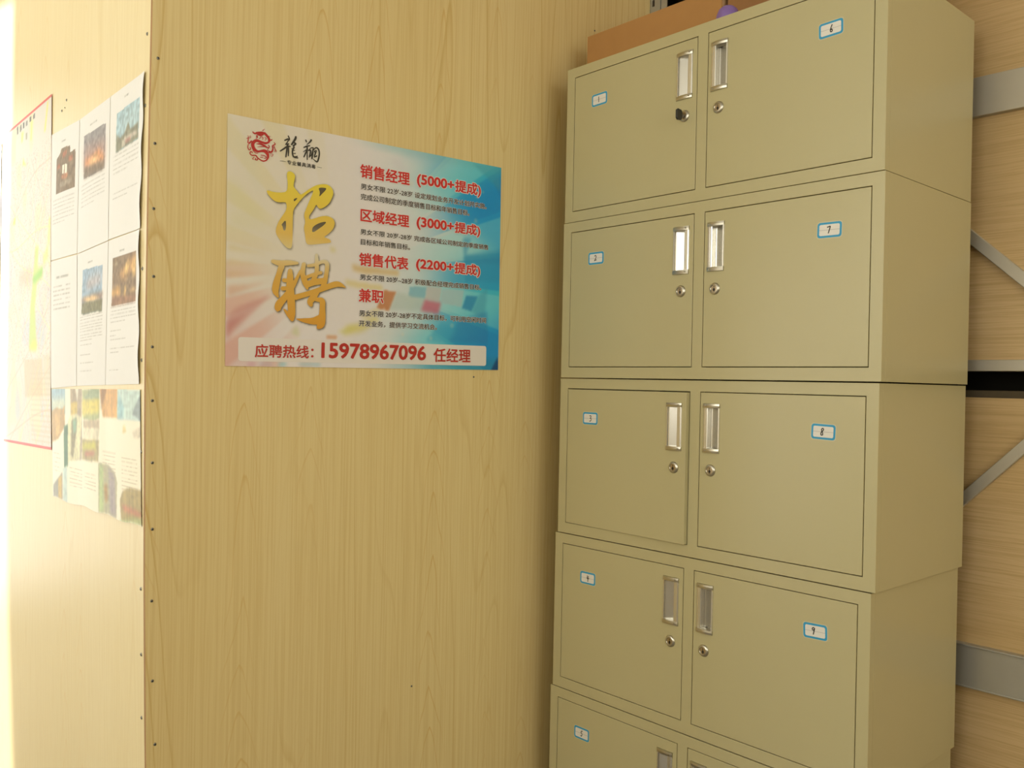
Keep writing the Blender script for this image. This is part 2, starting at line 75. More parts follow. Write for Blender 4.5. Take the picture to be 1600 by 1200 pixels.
DRAGON=[[(-2761,2090),(-2779,2096),(-2801,2084),(-2821,2073),(-2840,2064),(-2856,2059),(-2874,2057),(-2896,2058),(-2921,2060),(-2946,2063),(-2972,2068),(-3000,2075),(-3030,2080),(-3062,2080),(-3094,2068),(-3119,2051),(-3139,2032),(-3155,2013),(-3167,1991),(-3175,1969),(-3178,1946),(-3176,1923),(-3170,1901),(-3161,1879),(-3148,1858),(-3131,1840),(-3110,1827),(-3087,1817),(-3062,1811),(-3037,1809),(-3010,1812),(-2986,1820),(-2965,1828),(-2946,1833),(-2927,1836),(-2909,1838),(-2896,1837),(-2889,1835),(-2881,1831),(-2868,1825),(-2855,1816),(-2845,1806),(-2837,1796),(-2830,1784),(-2825,1771),(-2823,1758),(-2824,1745),(-2827,1730),(-2834,1714),(-2842,1702),(-2852,1691),(-2866,1682),(-2882,1675),(-2896,1671),(-2910,1669),(-2924,1671),(-2940,1674),(-2956,1679),(-2973,1686),(-2990,1694),(-3006,1703),(-3020,1712),(-3030,1721),(-3039,1732),(-3049,1744),(-3066,1752),(-3089,1752),(-3112,1747),(-3133,1742),(-3149,1741),(-3160,1743),(-3170,1749),(-3178,1755),(-3183,1761),(-3184,1768),(-3184,1777),(-3181,1785),(-3180,1788),(-3178,1788),(-3170,1789),(-3161,1787),(-3155,1786),(-3154,1786),(-3153,1785),(-3152,1780),(-3151,1775),(-3145,1773),(-3139,1778),(-3138,1782),(-3137,1788),(-3138,1796),(-3144,1803),(-3153,1806),(-3165,1808),(-3178,1808),(-3192,1802),(-3201,1791),(-3205,1777),(-3207,1763),(-3204,1750),(-3197,1739),(-3186,1730),(-3172,1722),(-3155,1717),(-3134,1719),(-3111,1724),(-3090,1729),(-3075,1729),(-3067,1725),(-3059,1716),(-3050,1704),(-3037,1692),(-3022,1683),(-3004,1673),(-2986,1664),(-2968,1657),(-2951,1651),(-2934,1646),(-2915,1643),(-2896,1644),(-2876,1649),(-2855,1658),(-2836,1669),(-2819,1683),(-2804,1700),(-2791,1719),(-2780,1740),(-2773,1762),(-2771,1784),(-2773,1806),(-2779,1828),(-2788,1847),(-2800,1865),(-2817,1882),(-2837,1896),(-2862,1904),(-2889,1903),(-2914,1895),(-2934,1886),(-2953,1878),(-2974,1870),(-2995,1862),(-3013,1856),(-3027,1856),(-3041,1860),(-3056,1867),(-3070,1877),(-3081,1888),(-3089,1900),(-3096,1915),(-3101,1931),(-3104,1945),(-3104,1956),(-3103,1966),(-3100,1975),(-3095,1984),(-3088,1994),(-3078,2005),(-3068,2013),(-3059,2019),(-3043,2022),(-3019,2021),(-2990,2018),(-2961,2016),(-2935,2014),(-2909,2011),(-2881,2009),(-2852,2013),(-2825,2025),(-2802,2040),(-2783,2056),(-2764,2071)],[(-2901,2253),(-2907,2229),(-2895,2217),(-2883,2206),(-2872,2194),(-2860,2182),(-2846,2170),(-2832,2158),(-2820,2147),(-2813,2136),(-2809,2125),(-2807,2110),(-2806,2093),(-2805,2075),(-2779,2066),(-2755,2088),(-2757,2105),(-2757,2123),(-2760,2143),(-2767,2163),(-2779,2181),(-2794,2195),(-2808,2208),(-2822,2220),(-2836,2231),(-2849,2241),(-2863,2251),(-2876,2261)],[(-3150,2220),(-3154,2209),(-3149,2202),(-3145,2193),(-3138,2185),(-3128,2177),(-3114,2174),(-3100,2173),(-3086,2174),(-3074,2173),(-3058,2194),(-3070,2212),(-3083,2209),(-3096,2206),(-3107,2204),(-3114,2203),(-3120,2205),(-3125,2209),(-3131,2216),(-3138,2222)],[(-3089,2197),(-3072,2177),(-3055,2179),(-3039,2180),(-3023,2181),(-3006,2183),(-2989,2186),(-2973,2189),(-2957,2193),(-2942,2196),(-2927,2199),(-2911,2203),(-2895,2206),(-2878,2209),(-2858,2234),(-2872,2256),(-2888,2257),(-2905,2258),(-2922,2259),(-2940,2258),(-2958,2256),(-2975,2252),(-2992,2248),(-3008,2244),(-3024,2240),(-3040,2234),(-3056,2229),(-3073,2223)],[(-3054,2197),(-3052,2170),(-3037,2166),(-3021,2161),(-3004,2158),(-2984,2157),(-2964,2162),(-2946,2169),(-2930,2177),(-2914,2185),(-2909,2196),(-2918,2202),(-2935,2198),(-2951,2192),(-2966,2189),(-2978,2188),(-2989,2192),(-3000,2198),(-3013,2206),(-3026,2214)],[(-3058,2161),(-3072,2142),(-3068,2133),(-3063,2124),(-3059,2118),(-3057,2115),(-3057,2114),(-3061,2109),(-3069,2104),(-3077,2098),(-3078,2090),(-3071,2088),(-3063,2091),(-3054,2095),(-3043,2101),(-3034,2112),(-3032,2126),(-3033,2138),(-3036,2148),(-3037,2158)],[(-2935,2275),(-2924,2274),(-2914,2286),(-2903,2298),(-2893,2310),(-2883,2321),(-2883,2325),(-2887,2325),(-2899,2315),(-2911,2305),(-2924,2295),(-2936,2285)],[(-2862,2231),(-2864,2222),(-2851,2214),(-2838,2205),(-2825,2197),(-2810,2191),(-2795,2189),(-2779,2190),(-2764,2192),(-2749,2193),(-2747,2197),(-2748,2200),(-2763,2199),(-2778,2199),(-2792,2199),(-2805,2202),(-2817,2207),(-2828,2216),(-2840,2226),(-2852,2235)],[(-2784,2122),(-2776,2106),(-2765,2107),(-2753,2107),(-2740,2108),(-2727,2112),(-2717,2122),(-2712,2132),(-2711,2140),(-2709,2148),(-2713,2153),(-2720,2150),(-2725,2143),(-2729,2136),(-2733,2133),(-2734,2133),(-2738,2133),(-2747,2135),(-2758,2136),(-2769,2138)],[(-2964,2172),(-2970,2168),(-2972,2158),(-2973,2147),(-2975,2138),(-2978,2131),(-2984,2124),(-2992,2117),(-3002,2110),(-3011,2102),(-3012,2096),(-3006,2094),(-2996,2101),(-2985,2108),(-2974,2116),(-2966,2126),(-2961,2137),(-2960,2148),(-2960,2159),(-2959,2169)],[(-2951,2158),(-2952,2152),(-2944,2146),(-2935,2139),(-2929,2134),(-2926,2128),(-2926,2122),(-2928,2113),(-2932,2102),(-2935,2091),(-2931,2087),(-2925,2090),(-2920,2100),(-2915,2111),(-2911,2123),(-2911,2134),(-2917,2144),(-2926,2150),(-2935,2155),(-2944,2161)],[(-2885,2156),(-2885,2150),(-2875,2143),(-2865,2138),(-2858,2132),(-2855,2128),(-2856,2122),(-2862,2112),(-2869,2100),(-2876,2089),(-2874,2083),(-2867,2085),(-2859,2096),(-2851,2107),(-2843,2119),(-2840,2132),(-2846,2143),(-2857,2149),(-2868,2154),(-2878,2159)],[(-3158,2030),(-3178,2030),(-3197,2008),(-3217,1986),(-3235,1967),(-3245,1958),(-3236,1958),(-3233,1954),(-3234,1963),(-3234,1976),(-3233,1995),(-3230,2020),(-3228,2045),(-3231,2064),(-3245,2071),(-3259,2066),(-3271,2058),(-3282,2052),(-3283,2046),(-3279,2043),(-3267,2048),(-3255,2053),(-3249,2055),(-3249,2055),(-3249,2042),(-3252,2019),(-3256,1993),(-3258,1973),(-3260,1959),(-3261,1946),(-3253,1931),(-3231,1933),(-3214,1947),(-3194,1967),(-3174,1990),(-3155,2012)],[(-3240,2057),(-3236,2060),(-3237,2075),(-3238,2090),(-3240,2105),(-3241,2120),(-3246,2122),(-3250,2118),(-3248,2103),(-3247,2088),(-3246,2073),(-3244,2058)],[(-3242,2064),(-3237,2066),(-3231,2076),(-3225,2087),(-3219,2098),(-3213,2108),(-3215,2112),(-3220,2111),(-3226,2100),(-3232,2090),(-3238,2079),(-3244,2068)],[(-3243,2066),(-3240,2063),(-3225,2067),(-3210,2070),(-3195,2074),(-3184,2082),(-3180,2095),(-3184,2106),(-3189,2117),(-3193,2127),(-3198,2128),(-3201,2123),(-3198,2112),(-3193,2101),(-3191,2092),(-3192,2088),(-3198,2084),(-3211,2079),(-3226,2075),(-3241,2071)],[(-3228,1952),(-3236,1948),(-3243,1932),(-3250,1915),(-3256,1898),(-3258,1880),(-3254,1862),(-3246,1844),(-3236,1829),(-3225,1819),(-3209,1818),(-3195,1825),(-3185,1835),(-3178,1847),(-3177,1859),(-3181,1870),(-3185,1879),(-3189,1888),(-3197,1889),(-3203,1882),(-3200,1872),(-3197,1862),(-3196,1854),(-3196,1850),(-3200,1845),(-3206,1839),(-3211,1836),(-3213,1836),(-3220,1842),(-3228,1855),(-3235,1871),(-3239,1885),(-3238,1898),(-3234,1913),(-3228,1929),(-3223,1946)],[(-3064,1979),(-3059,1974),(-3038,1976),(-3018,1979),(-2999,1981),(-2981,1981),(-2961,1977),(-2939,1971),(-2917,1963),(-2896,1957),(-2877,1952),(-2859,1946),(-2840,1941),(-2823,1938),(-2806,1940),(-2791,1945),(-2778,1952),(-2769,1963),(-2766,1976),(-2769,1989),(-2774,2001),(-2780,2009),(-2790,2012),(-2799,2009),(-2806,2006),(-2813,2003),(-2816,1997),(-2811,1993),(-2804,1994),(-2797,1997),(-2793,1997),(-2793,1997),(-2790,1991),(-2787,1982),(-2785,1973),(-2786,1969),(-2789,1967),(-2796,1963),(-2805,1961),(-2815,1962),(-2826,1967),(-2840,1975),(-2857,1986),(-2876,1994),(-2898,2001),(-2923,2007),(-2949,2011),(-2974,2012),(-2998,2009),(-3020,2002),(-3040,1994),(-3060,1987)],[(-3038,1923),(-3033,1918),(-3008,1925),(-2982,1932),(-2957,1938),(-2935,1943),(-2915,1946),(-2897,1948),(-2880,1950),(-2861,1952),(-2856,1958),(-2860,1963),(-2878,1963),(-2896,1962),(-2914,1961),(-2935,1958),(-2959,1953),(-2984,1945),(-3009,1937),(-3034,1930)],[(-2798,1861),(-2783,1845),(-2766,1848),(-2747,1851),(-2725,1857),(-2703,1872),(-2690,1895),(-2683,1918),(-2680,1941),(-2678,1961),(-2681,1979),(-2687,1994),(-2690,2003),(-2691,2007),(-2684,2013),(-2668,2024),(-2649,2036),(-2635,2051),(-2636,2068),(-2646,2078),(-2657,2085),(-2666,2092),(-2674,2090),(-2676,2083),(-2668,2074),(-2660,2065),(-2655,2058),(-2655,2057),(-2661,2052),(-2678,2044),(-2698,2032),(-2715,2016),(-2719,1996),(-2714,1981),(-2709,1968),(-2709,1956),(-2712,1940),(-2718,1921),(-2725,1904),(-2731,1896),(-2737,1893),(-2749,1890),(-2767,1887),(-2785,1883)],[(-2672,2016),(-2679,2005),(-2672,1991),(-2665,1976),(-2658,1962),(-2649,1948),(-2640,1937),(-2631,1928),(-2621,1919),(-2611,1910),(-2606,1911),(-2605,1916),(-2613,1926),(-2621,1936),(-2629,1946),(-2636,1957),(-2642,1970),(-2648,1985),(-2654,2000),(-2660,2015)],[(-2642,1956),(-2647,1953),(-2651,1937),(-2655,1920),(-2659,1904),(-2663,1888),(-2659,1885),(-2654,1887),(-2650,1904),(-2646,1920),(-2642,1936),(-2638,1953)],[(-2635,1942),(-2638,1938),(-2636,1924),(-2634,1911),(-2631,1898),(-2629,1885),(-2624,1884),(-2620,1888),(-2622,1901),(-2625,1914),(-2627,1927),(-2630,1940)],[(-2769,1828),(-2766,1824),(-2745,1827),(-2723,1830),(-2704,1831),(-2695,1830),(-2694,1826),(-2697,1815),(-2704,1804),(-2709,1798),(-2714,1797),(-2724,1798),(-2736,1802),(-2747,1805),(-2752,1801),(-2751,1797),(-2740,1793),(-2728,1789),(-2717,1786),(-2704,1788),(-2694,1798),(-2686,1812),(-2682,1827),(-2687,1840),(-2702,1842),(-2723,1839),(-2745,1836),(-2766,1832)],[(-3068,1692),(-3077,1688),(-3081,1680),(-3085,1670),(-3089,1659),(-3085,1647),(-3073,1642),(-3059,1640),(-3045,1642),(-3031,1647),(-3022,1658),(-3021,1669),(-3021,1679),(-3021,1687),(-3028,1692),(-3036,1686),(-3038,1677),(-3040,1668),(-3041,1663),(-3041,1663),(-3045,1662),(-3056,1661),(-3065,1662),(-3069,1663),(-3068,1662),(-3067,1667),(-3064,1677),(-3062,1686)],[(-3099,1707),(-3107,1708),(-3117,1699),(-3127,1689),(-3137,1679),(-3143,1668),(-3142,1657),(-3135,1650),(-3128,1646),(-3123,1642),(-3115,1645),(-3113,1652),(-3118,1658),(-3123,1662),(-3126,1666),(-3126,1667),(-3123,1671),(-3116,1680),(-3107,1690),(-3098,1700)],[(-2969,1768),(-2965,1762),(-2948,1763),(-2931,1764),(-2915,1765),(-2901,1764),(-2887,1762),(-2873,1759),(-2862,1756),(-2855,1752),(-2852,1748),(-2851,1742),(-2852,1736),(-2854,1733),(-2857,1731),(-2866,1729),(-2878,1726),(-2889,1723),(-2894,1715),(-2889,1710),(-2877,1712),(-2865,1714),(-2853,1716),(-2842,1723),(-2835,1733),(-2833,1745),(-2835,1756),(-2841,1766),(-2852,1772),(-2865,1776),(-2880,1780),(-2896,1781),(-2913,1781),(-2930,1779),(-2947,1777),(-2964,1774)],[(-2977,1719),(-2972,1714),(-2957,1716),(-2943,1719),(-2928,1722),(-2914,1724),(-2909,1732),(-2914,1738),(-2929,1735),(-2943,1733),(-2957,1730),(-2972,1727)],[(-3141,1837),(-3142,1831),(-3128,1819),(-3114,1806),(-3099,1794),(-3083,1786),(-3067,1783),(-3052,1785),(-3037,1788),(-3023,1790),(-3019,1796),(-3022,1801),(-3037,1799),(-3051,1797),(-3064,1797),(-3076,1799),(-3090,1806),(-3104,1816),(-3119,1828),(-3134,1839)],[(-2775,1961),(-2782,1961),(-2794,1944),(-2809,1927),(-2820,1910),(-2825,1894),(-2815,1884),(-2800,1883),(-2783,1884),(-2769,1885),(-2764,1890),(-2766,1896),(-2781,1896),(-2797,1896),(-2808,1897),(-2810,1898),(-2808,1906),(-2798,1921),(-2785,1938),(-2773,1956)]]
TEXTS=[('专业餐具消毒',-2366,1685,-1691,1710,91,'k'),('销售经理',-566,1703,775,1774,297,'h'),('(5000+',999,1757,2097,1811,294,'d'),('提成)',2144,1784,2951,1818,328,'h'),('男女不限 22岁-28岁 设定规划业务开发计划并实施。',-547,1447,3156,1559,133,'b'),('完成公司制定的季度销售目标和年销售目标。',-546,1214,2606,1312,139,'b'),('区域经理',-535,729,783,784,281,'h'),('(3000+',1014,760,2113,796,287,'d'),('提成)',2154,784,2955,813,302,'h'),('男女不限 20岁-28岁 完成各区域公司制定的季度销售',-532,442,3237,529,126,'b'),('目标和年销售目标。',-518,210,827,251,130,'b'),('销售代表',-549,-272,787,-212,287,'h'),('(2200+',1023,-219,2129,-195,277,'d'),('提成)',2173,-214,2981,-188,308,'h'),('男女不限 20岁~28岁 积极配合经理完成销售目标。',-522,-582,3033,-507,132,'b'),('兼职',-538,-1080,111,-1045,292,'h'),('男女不限 20岁-28岁不定具体目标，可利用空闲时间',-523,-1399,3212,-1325,137,'b'),('开发业务，提供学习交流机会。',-526,-1631,1664,-1582,137,'b'),('应聘热线：',-3001,-2410,-1658,-2376,266,'p'),('15978967096',-1449,-2363,1341,-2318,321,'p'),('任经理',1587,-2358,2725,-2339,324,'p')]
PANEL=[(-3370,-2003),(3248,-1909),(3251,-2411),(-3360,-2493)]
CORNERS=[(-3686,2474),(3631,2680),(3661,-2505),(-3635,-2602)]
PQ=[([(134,-754),(474,-762),(277,-1223),(-59,-1185)],(205,130,75),0.9,1),([(1289,-872),(1786,-911),(1712,-1201),(1171,-1161)],(205,110,115),0.85,1.5),([(848,-606),(1345,-575),(1305,-858),(823,-846)],(120,180,175),0.7,1),([(1345,-562),(1793,-561),(1737,-902),(1305,-871)],(205,190,165),0.7,1),([(1810,-586),(2490,-554),(2417,-982),(1770,-925)],(180,200,180),0.75,1),([(489,-761),(1289,-860),(1171,-1148),(291,-1197)],(180,195,165),0.5,2),([(2562,-680),(2941,-676),(2743,-1065),(2434,-1007)],(30,130,165),0.7,1),([(2941,-676),(3251,-435),(3166,-1252),(2743,-1065)],(75,165,170),0.6,1.5),([(-729,-256),(-338,-263),(537,-272),(534,-397),(-475,-421),(-698,-384)],(225,190,120),0.9,1.5),([(-886,-604),(-470,-637),(103,-659),(77,-784),(-551,-764),(-883,-722)],(230,205,125),0.8,2),([(-862,-1646),(-532,-1579),(-84,-1357),(34,-1447),(-444,-1742),(-858,-1812)],(225,205,110),0.85,2.5),([(-59,-1185),(59,-1250),(-310,-1445),(-508,-1385)],(225,200,120),0.6,2),([(2023,-1871),(2341,-1303),(3267,-1029),(3289,-1867)],(40,125,165),0.45,2),([(1345,-1850),(1814,-1388),(2313,-1516),(2024,-1923)],(60,165,180),0.5,2),([(3413,-2515),(3656,-2153),(3666,-2508)],(20,75,110),0.9,1),([(2469,290),(3660,422),(3678,-261),(2519,-340)],(45,150,175),0.5,1.5),([(3357,2288),(3623,2469),(3639,1897)],(35,135,175),0.6,1),([(2646,2646),(3617,2687),(3634,2061)],(70,165,165),0.5,1.5),([(2423,733),(2695,767),(2536,324),(3656,586),(3666,204),(2473,132)],(45,145,170),0.5,1.5),([(238,2257),(654,2358),(478,2152),(905,2078),(541,2039)],(225,205,190),0.4,3),([(469,2547),(1139,2651),(2373,2676),(1720,2323),(776,2356)],(155,195,185),0.35,4),([(-1340,-1869),(-1068,-1870),(-1083,-1941),(-1338,-1948)],(225,165,110),0.8,1),([(-3166,-2539),(-2971,-2507),(-2997,-2582),(-3165,-2586)],(215,150,150),0.8,1.5),([(-2454,-2491),(-2277,-2486),(-2305,-2568),(-2481,-2573)],(140,200,185),0.7,1.5),([(-2886,-2504),(-2628,-2502),(-2598,-2571),(-2913,-2579)],(190,175,175),0.5,2),([(-1977,-2493),(-1484,-2484),(-1482,-2551),(-1976,-2559)],(140,190,180),0.6,2),([(-1054,-1770),(-698,-1608),(-530,-1655),(-857,-1830)],(225,210,110),0.7,2),([(-2201,-1859),(-2055,-1687),(-1989,-1930)],(205,205,120),0.5,2),([(-1288,69),(-1160,56),(-1174,-30),(-1270,-27)],(225,205,110),0.6,1.5),([(-3613,-2088),(-3455,-1873),(-2658,-1081),(-3410,-1402),(-3622,-1624)],(215,150,125),0.7,2),([(-3628,-2011),(-3483,-1822),(-3215,-1519),(-3631,-1728)],(205,125,105),0.5,2),([(-3622,-979),(-3144,-924),(-2750,-822),(-3280,-1053),(-3625,-1211)],(225,170,125),0.6,2),([(-3620,-708),(-3149,-675),(-2812,-628),(-3287,-727),(-3623,-799)],(228,190,130),0.7,1.5),([(-3619,-450),(-2929,-473),(-3291,-511),(-3623,-554)],(228,200,140),0.7,1.5),([(-3613,-127),(-3298,-193),(-2734,-247),(-3241,-265),(-3618,-256)],(228,205,140),0.6,1.5),([(-3539,2209),(-3247,1329),(-2814,820),(-3055,1520),(-3343,1990)],(225,215,165),0.4,4),([(-3628,1263),(-3039,733),(-2661,389),(-3173,451),(-3617,749)],(228,215,140),0.4,4),([(-3613,569),(-3088,384),(-2657,229),(-3307,223),(-3607,235)],(228,215,150),0.5,4)]
BROCH=[([(7245,11463),(6078,11485),(6040,10913),(7202,10836)],(150,180,190),0.9,1),([(7227,11208),(6064,11270),(6044,10972),(7208,10929)],(225,225,190),0.8,3),([(7208,10929),(6779,11021),(6252,11010),(6104,11105),(6071,10613),(6622,10280),(7157,10186)],(190,155,90),0.95,0.7),([(6987,10906),(6614,10951),(6424,10474),(6838,10298)],(225,185,110),0.7,1.5),([(5677,11493),(4815,11509),(4762,9939),(5670,9868),(5636,10870)],(170,150,115),0.9,0.7),([(5335,11499),(5077,11504),(5172,11207)],(230,225,200),0.9,1),([(5607,11180),(5172,11207),(5155,10934),(5587,10872)],(215,190,90),0.8,1),([(4814,11503),(3619,11526),(3582,10902),(3963,10830),(4680,10839)],(170,175,120),0.95,0.5),([(4799,11261),(3607,11323),(3590,11037),(4777,10906)],(225,205,90),0.8,2),([(4181,11516),(3619,11526),(3608,11336),(4709,11292)],(150,165,130),0.6,1),([(3577,11527),(2450,11549),(2454,10951),(3374,10938)],(215,165,85),0.95,0.6),([(3577,11527),(3163,11535),(3466,11069)],(150,115,75),0.7,1.5),([(2450,11549),(1175,11561),(1142,10960),(2454,10939)],(195,215,205),0.95,0.6),([(1171,11475),(1471,11219),(1605,11064),(1143,10972)],(140,150,150),0.8,1),([(2407,11472),(2052,11199),(2113,10966),(2416,10953)],(150,195,200),0.7,2),([(5827,10744),(5637,10885),(5251,10938),(4821,10876),(4902,9928),(5668,9838),(6059,9658)],(225,220,175),0.9,0.6),([(5579,10755),(5246,10858),(5145,10775),(5425,9887),(5579,9992)],(140,130,95),0.8,1.2),([(5483,10789),(5196,10831),(5225,10540),(5414,10471)],(150,190,160),0.8,1.5),([(6143,10609),(5842,10669),(5809,9709),(6109,9639)],(85,120,75),0.95,0.6),([(4678,10811),(3580,10875),(3569,10685),(4668,10641)],(185,165,130),0.8,1),([(4667,10627),(3569,10685),(3639,10450),(4655,10429)],(215,205,170),0.7,1),([(4745,10396),(3596,10439),(3610,9975),(4716,9943)],(170,155,100),0.9,0.6),([(4693,10313),(3850,10395),(3754,10237),(4682,10130)],(205,200,80),0.8,1.5),([(4544,10126),(3838,10190),(3919,10102),(4538,10027)],(190,110,80),0.8,1.5),([(3609,9948),(2989,9972),(2585,9849),(2418,9656),(2453,8925),(3548,8935)],(175,170,130),0.9,0.6),([(3565,9924),(3313,9918),(3256,8957),(3522,8938)],(190,210,140),0.8,1.5),([(2986,9919),(2582,9797),(2455,8951),(2849,8954)],(165,150,150),0.8,1.5),([(3248,9521),(3046,9568),(2986,9229),(3144,9158)],(170,120,40),0.7,1.5),([(7033,9173),(6256,9521),(6216,8909),(7014,8897)],(150,145,125),0.9,0.6),([(6612,9337),(6304,9456),(6268,8918),(6583,8913)],(205,170,70),0.8,1),([(6211,9615),(5859,9705),(5807,8910),(6164,8914)],(185,205,195),0.8,1),([(2245,9313),(2105,9508),(1814,9609),(1104,9626),(1033,8961),(2148,8939)],(175,155,95),0.95,0.6),([(2166,9257),(1431,9206),(1079,9175),(1109,9085),(2009,9135)],(205,130,100),0.8,1.5),([(2299,8919),(1074,9078),(1033,8961),(2071,8910)],(190,205,140),0.8,1.5),([(2105,10826),(1995,10849),(1912,10696),(2135,10684)],(215,190,110),0.6,1),([(1586,10714),(1137,10862),(1125,10642),(1509,10619)],(190,175,150),0.5,1)]
BROCHEDGE=[(7245,11463),(1176,11566),(1019,8958),(2072,8923),(3008,8921),(3421,8936),(4747,8959),(6215,8900),(7069,8897)]
MAP=[([(8048,18621),(7932,18603),(8143,17904),(8289,17917)],(235,228,120),0.8,1),([(9609,18447),(9386,18434),(9444,17928),(9604,17941)],(238,232,140),0.8,1),([(10553,18347),(10283,18319),(10363,18051),(10532,18065)],(238,232,130),0.8,1),([(10330,17614),(9947,17343),(10348,17411)],(238,232,120),0.8,1),([(8895,15066),(8584,15073),(8645,14546),(8156,14505),(8209,14284),(8686,14130),(8856,13528),(8636,12451),(9362,12462),(9294,13550),(9056,14310)],(205,220,120),0.85,2),([(9200,14282),(8156,14505),(8209,14284),(8973,14150)],(150,205,80),0.7,2),([(8175,14769),(7722,15022),(7702,14725),(8088,14499)],(215,225,130),0.7,2),([(7702,15684),(7503,15659),(7589,15009),(7722,15022)],(225,230,130),0.7,2),([(9082,12651),(8579,12641),(8634,12413),(9285,12422)],(240,225,100),0.7,2),([(11119,16112),(10954,16091),(11021,15894),(11270,15924)],(238,228,110),0.8,1),([(10515,14541),(9220,14555),(9118,14160),(10487,14175)],(215,170,130),0.35,5),([(9794,12191),(8063,12200),(7996,11249),(9721,11205)],(205,180,130),0.35,1),([(8001,12293),(7337,12287),(7267,11268),(7928,11251)],(205,190,140),0.25,1),([(11050,18568),(10899,18581),(10883,18377),(11001,18373)],(95,90,75),0.8,0.5),([(10717,18545),(10535,18560),(10523,18393),(10705,18385)],(95,90,75),0.6,0.5),([(10400,18558),(10235,18576),(10236,18413),(10390,18418)],(85,85,70),0.75,0.5),([(10087,18528),(9906,18550),(9909,18415),(10078,18416)],(95,90,75),0.55,0.5),([(9713,18570),(9536,18583),(9545,18442),(9704,18441)],(85,85,70),0.7,0.5),([(9364,18563),(9198,18586),(9200,18446),(9355,18436)],(95,90,75),0.7,0.5),([(10077,18219),(9914,18221),(9933,18038),(10065,18054)],(150,145,110),0.6,0.5)]
P1=[([(7080,17010),(6797,17110),(6689,17206),(6019,17158),(5987,16997),(5603,16991),(5579,16129),(7080,16156)],(125,105,80),0.97,0.4),([(6624,17079),(6235,17107),(6282,16985),(6558,16935)],(190,110,80),0.7,1),([(7010,16847),(6780,16858),(6772,16741),(7003,16746)],(195,110,75),0.7,1),([(6112,16906),(5787,16897),(5780,16784),(6104,16791)],(190,110,80),0.7,1),([(6571,16790),(6190,16757),(6197,16531),(6579,16577)],(240,235,215),0.95,0.4),([(6435,16783),(6368,16771),(6375,16551),(6443,16562)],(120,85,60),0.8,0.3),([(6647,16571),(6087,16530),(6190,16417),(6639,16455)],(190,120,80),0.7,1),([(6750,16406),(5860,16364),(5876,16271),(6741,16272)],(170,155,130),0.6,1)]
P2=[([(4976,17156),(3479,17159),(3494,16195),(4915,16178)],(140,135,135),0.97,0.4),([(4958,16873),(3485,16809),(3501,16313),(4931,16434)],(185,135,115),0.6,6),([(4892,16613),(4165,16638),(3889,16707),(3557,16499),(3549,16366),(4829,16402)],(215,140,85),0.8,3),([(4541,16522),(4070,16621),(3779,16420),(4436,16382)],(240,190,130),0.8,2.5),([(4911,16431),(3522,16376),(3512,16198),(4895,16181)],(125,105,80),0.8,2)]
P3=[([(2812,17208),(1455,17262),(1524,16448),(2825,16403)],(155,185,195),0.97,0.4),([(2510,17045),(1558,17063),(1541,16762),(2580,16834)],(195,210,205),0.5,8),([(2327,16713),(2173,16864),(2094,16875),(2007,16747),(1849,16743),(1543,16789),(1525,16462),(2825,16403),(2812,16766),(2571,16663)],(130,125,100),0.9,0.8),([(2363,16637),(1922,16648),(1650,16649),(1607,16559),(2316,16530)],(210,195,180),0.7,1.2),([(2484,16590),(2197,16577),(2311,16445),(2459,16444)],(225,215,195),0.7,1),([(2278,16578),(1958,16572),(1993,16496),(2273,16494)],(195,130,115),0.6,1)]
P4=[([(4889,14158),(3524,14165),(3523,13184),(4913,13165)],(145,170,190),0.97,0.4),([(4522,13938),(3714,14070),(3556,13898),(4510,13740)],(195,190,190),0.6,5),([(4623,13846),(3607,13934),(3600,13806),(4508,13707)],(205,165,150),0.5,4),([(4893,13531),(3490,13609),(3516,13389),(4907,13415)],(140,110,90),0.8,2),([(4870,13513),(3982,13544),(3628,13459),(4385,13404)],(245,205,140),0.85,2),([(4907,13415),(3519,13437),(3523,13184),(4913,13165)],(120,115,80),0.95,0.6)]
P5=[([(2893,14250),(1498,14274),(1501,13291),(2928,13258)],(130,105,75),0.97,0.4),([(2568,13855),(1885,14158),(1552,14215),(1579,13955),(2206,13737)],(205,150,90),0.7,3),([(2215,13888),(2095,14087),(1880,14068),(2038,13844)],(240,200,120),0.8,1.5),([(1793,14031),(1534,14184),(1530,13805),(1693,13759)],(235,190,110),0.7,1.5),([(2918,13573),(2468,13665),(2366,13447),(2911,13449)],(220,165,90),0.8,1.5),([(2231,13409),(2157,13644),(2069,13623),(2098,13371)],(235,190,110),0.8,1),([(1850,13534),(1517,13571),(1528,13484),(1846,13475)],(230,180,110),0.7,1.5),([(2909,13418),(1509,13425),(1501,13291),(2928,13258)],(150,105,75),0.8,1.5),([(2809,14088),(2631,14165),(2581,14069)],(215,195,150),0.5,1)]
# ------------------------------------------------------------------ materials
def lin(c):
    out = []
    for v in c[:3]:
        v = v / 255.0
        out.append(v / 12.92 if v <= 0.04045 else ((v + 0.055) / 1.055) ** 2.4)
    return out

def principled(name, color, rough=0.5, metal=0.0, spec=0.5):
    m = bpy.data.materials.new(name)
    m.use_nodes = True
    b = m.node_tree.nodes['Principled BSDF']
    b.inputs['Base Color'].default_value = (*color, 1)
    b.inputs['Roughness'].default_value = rough
    b.inputs['Metallic'].default_value = metal
    b.inputs['Specular IOR Level'].default_value = spec
    return m

def nd(t, kind, **kw):
    n = t.nodes.new(kind)
    for k, v in kw.items():
        setattr(n, k, v)
    return n

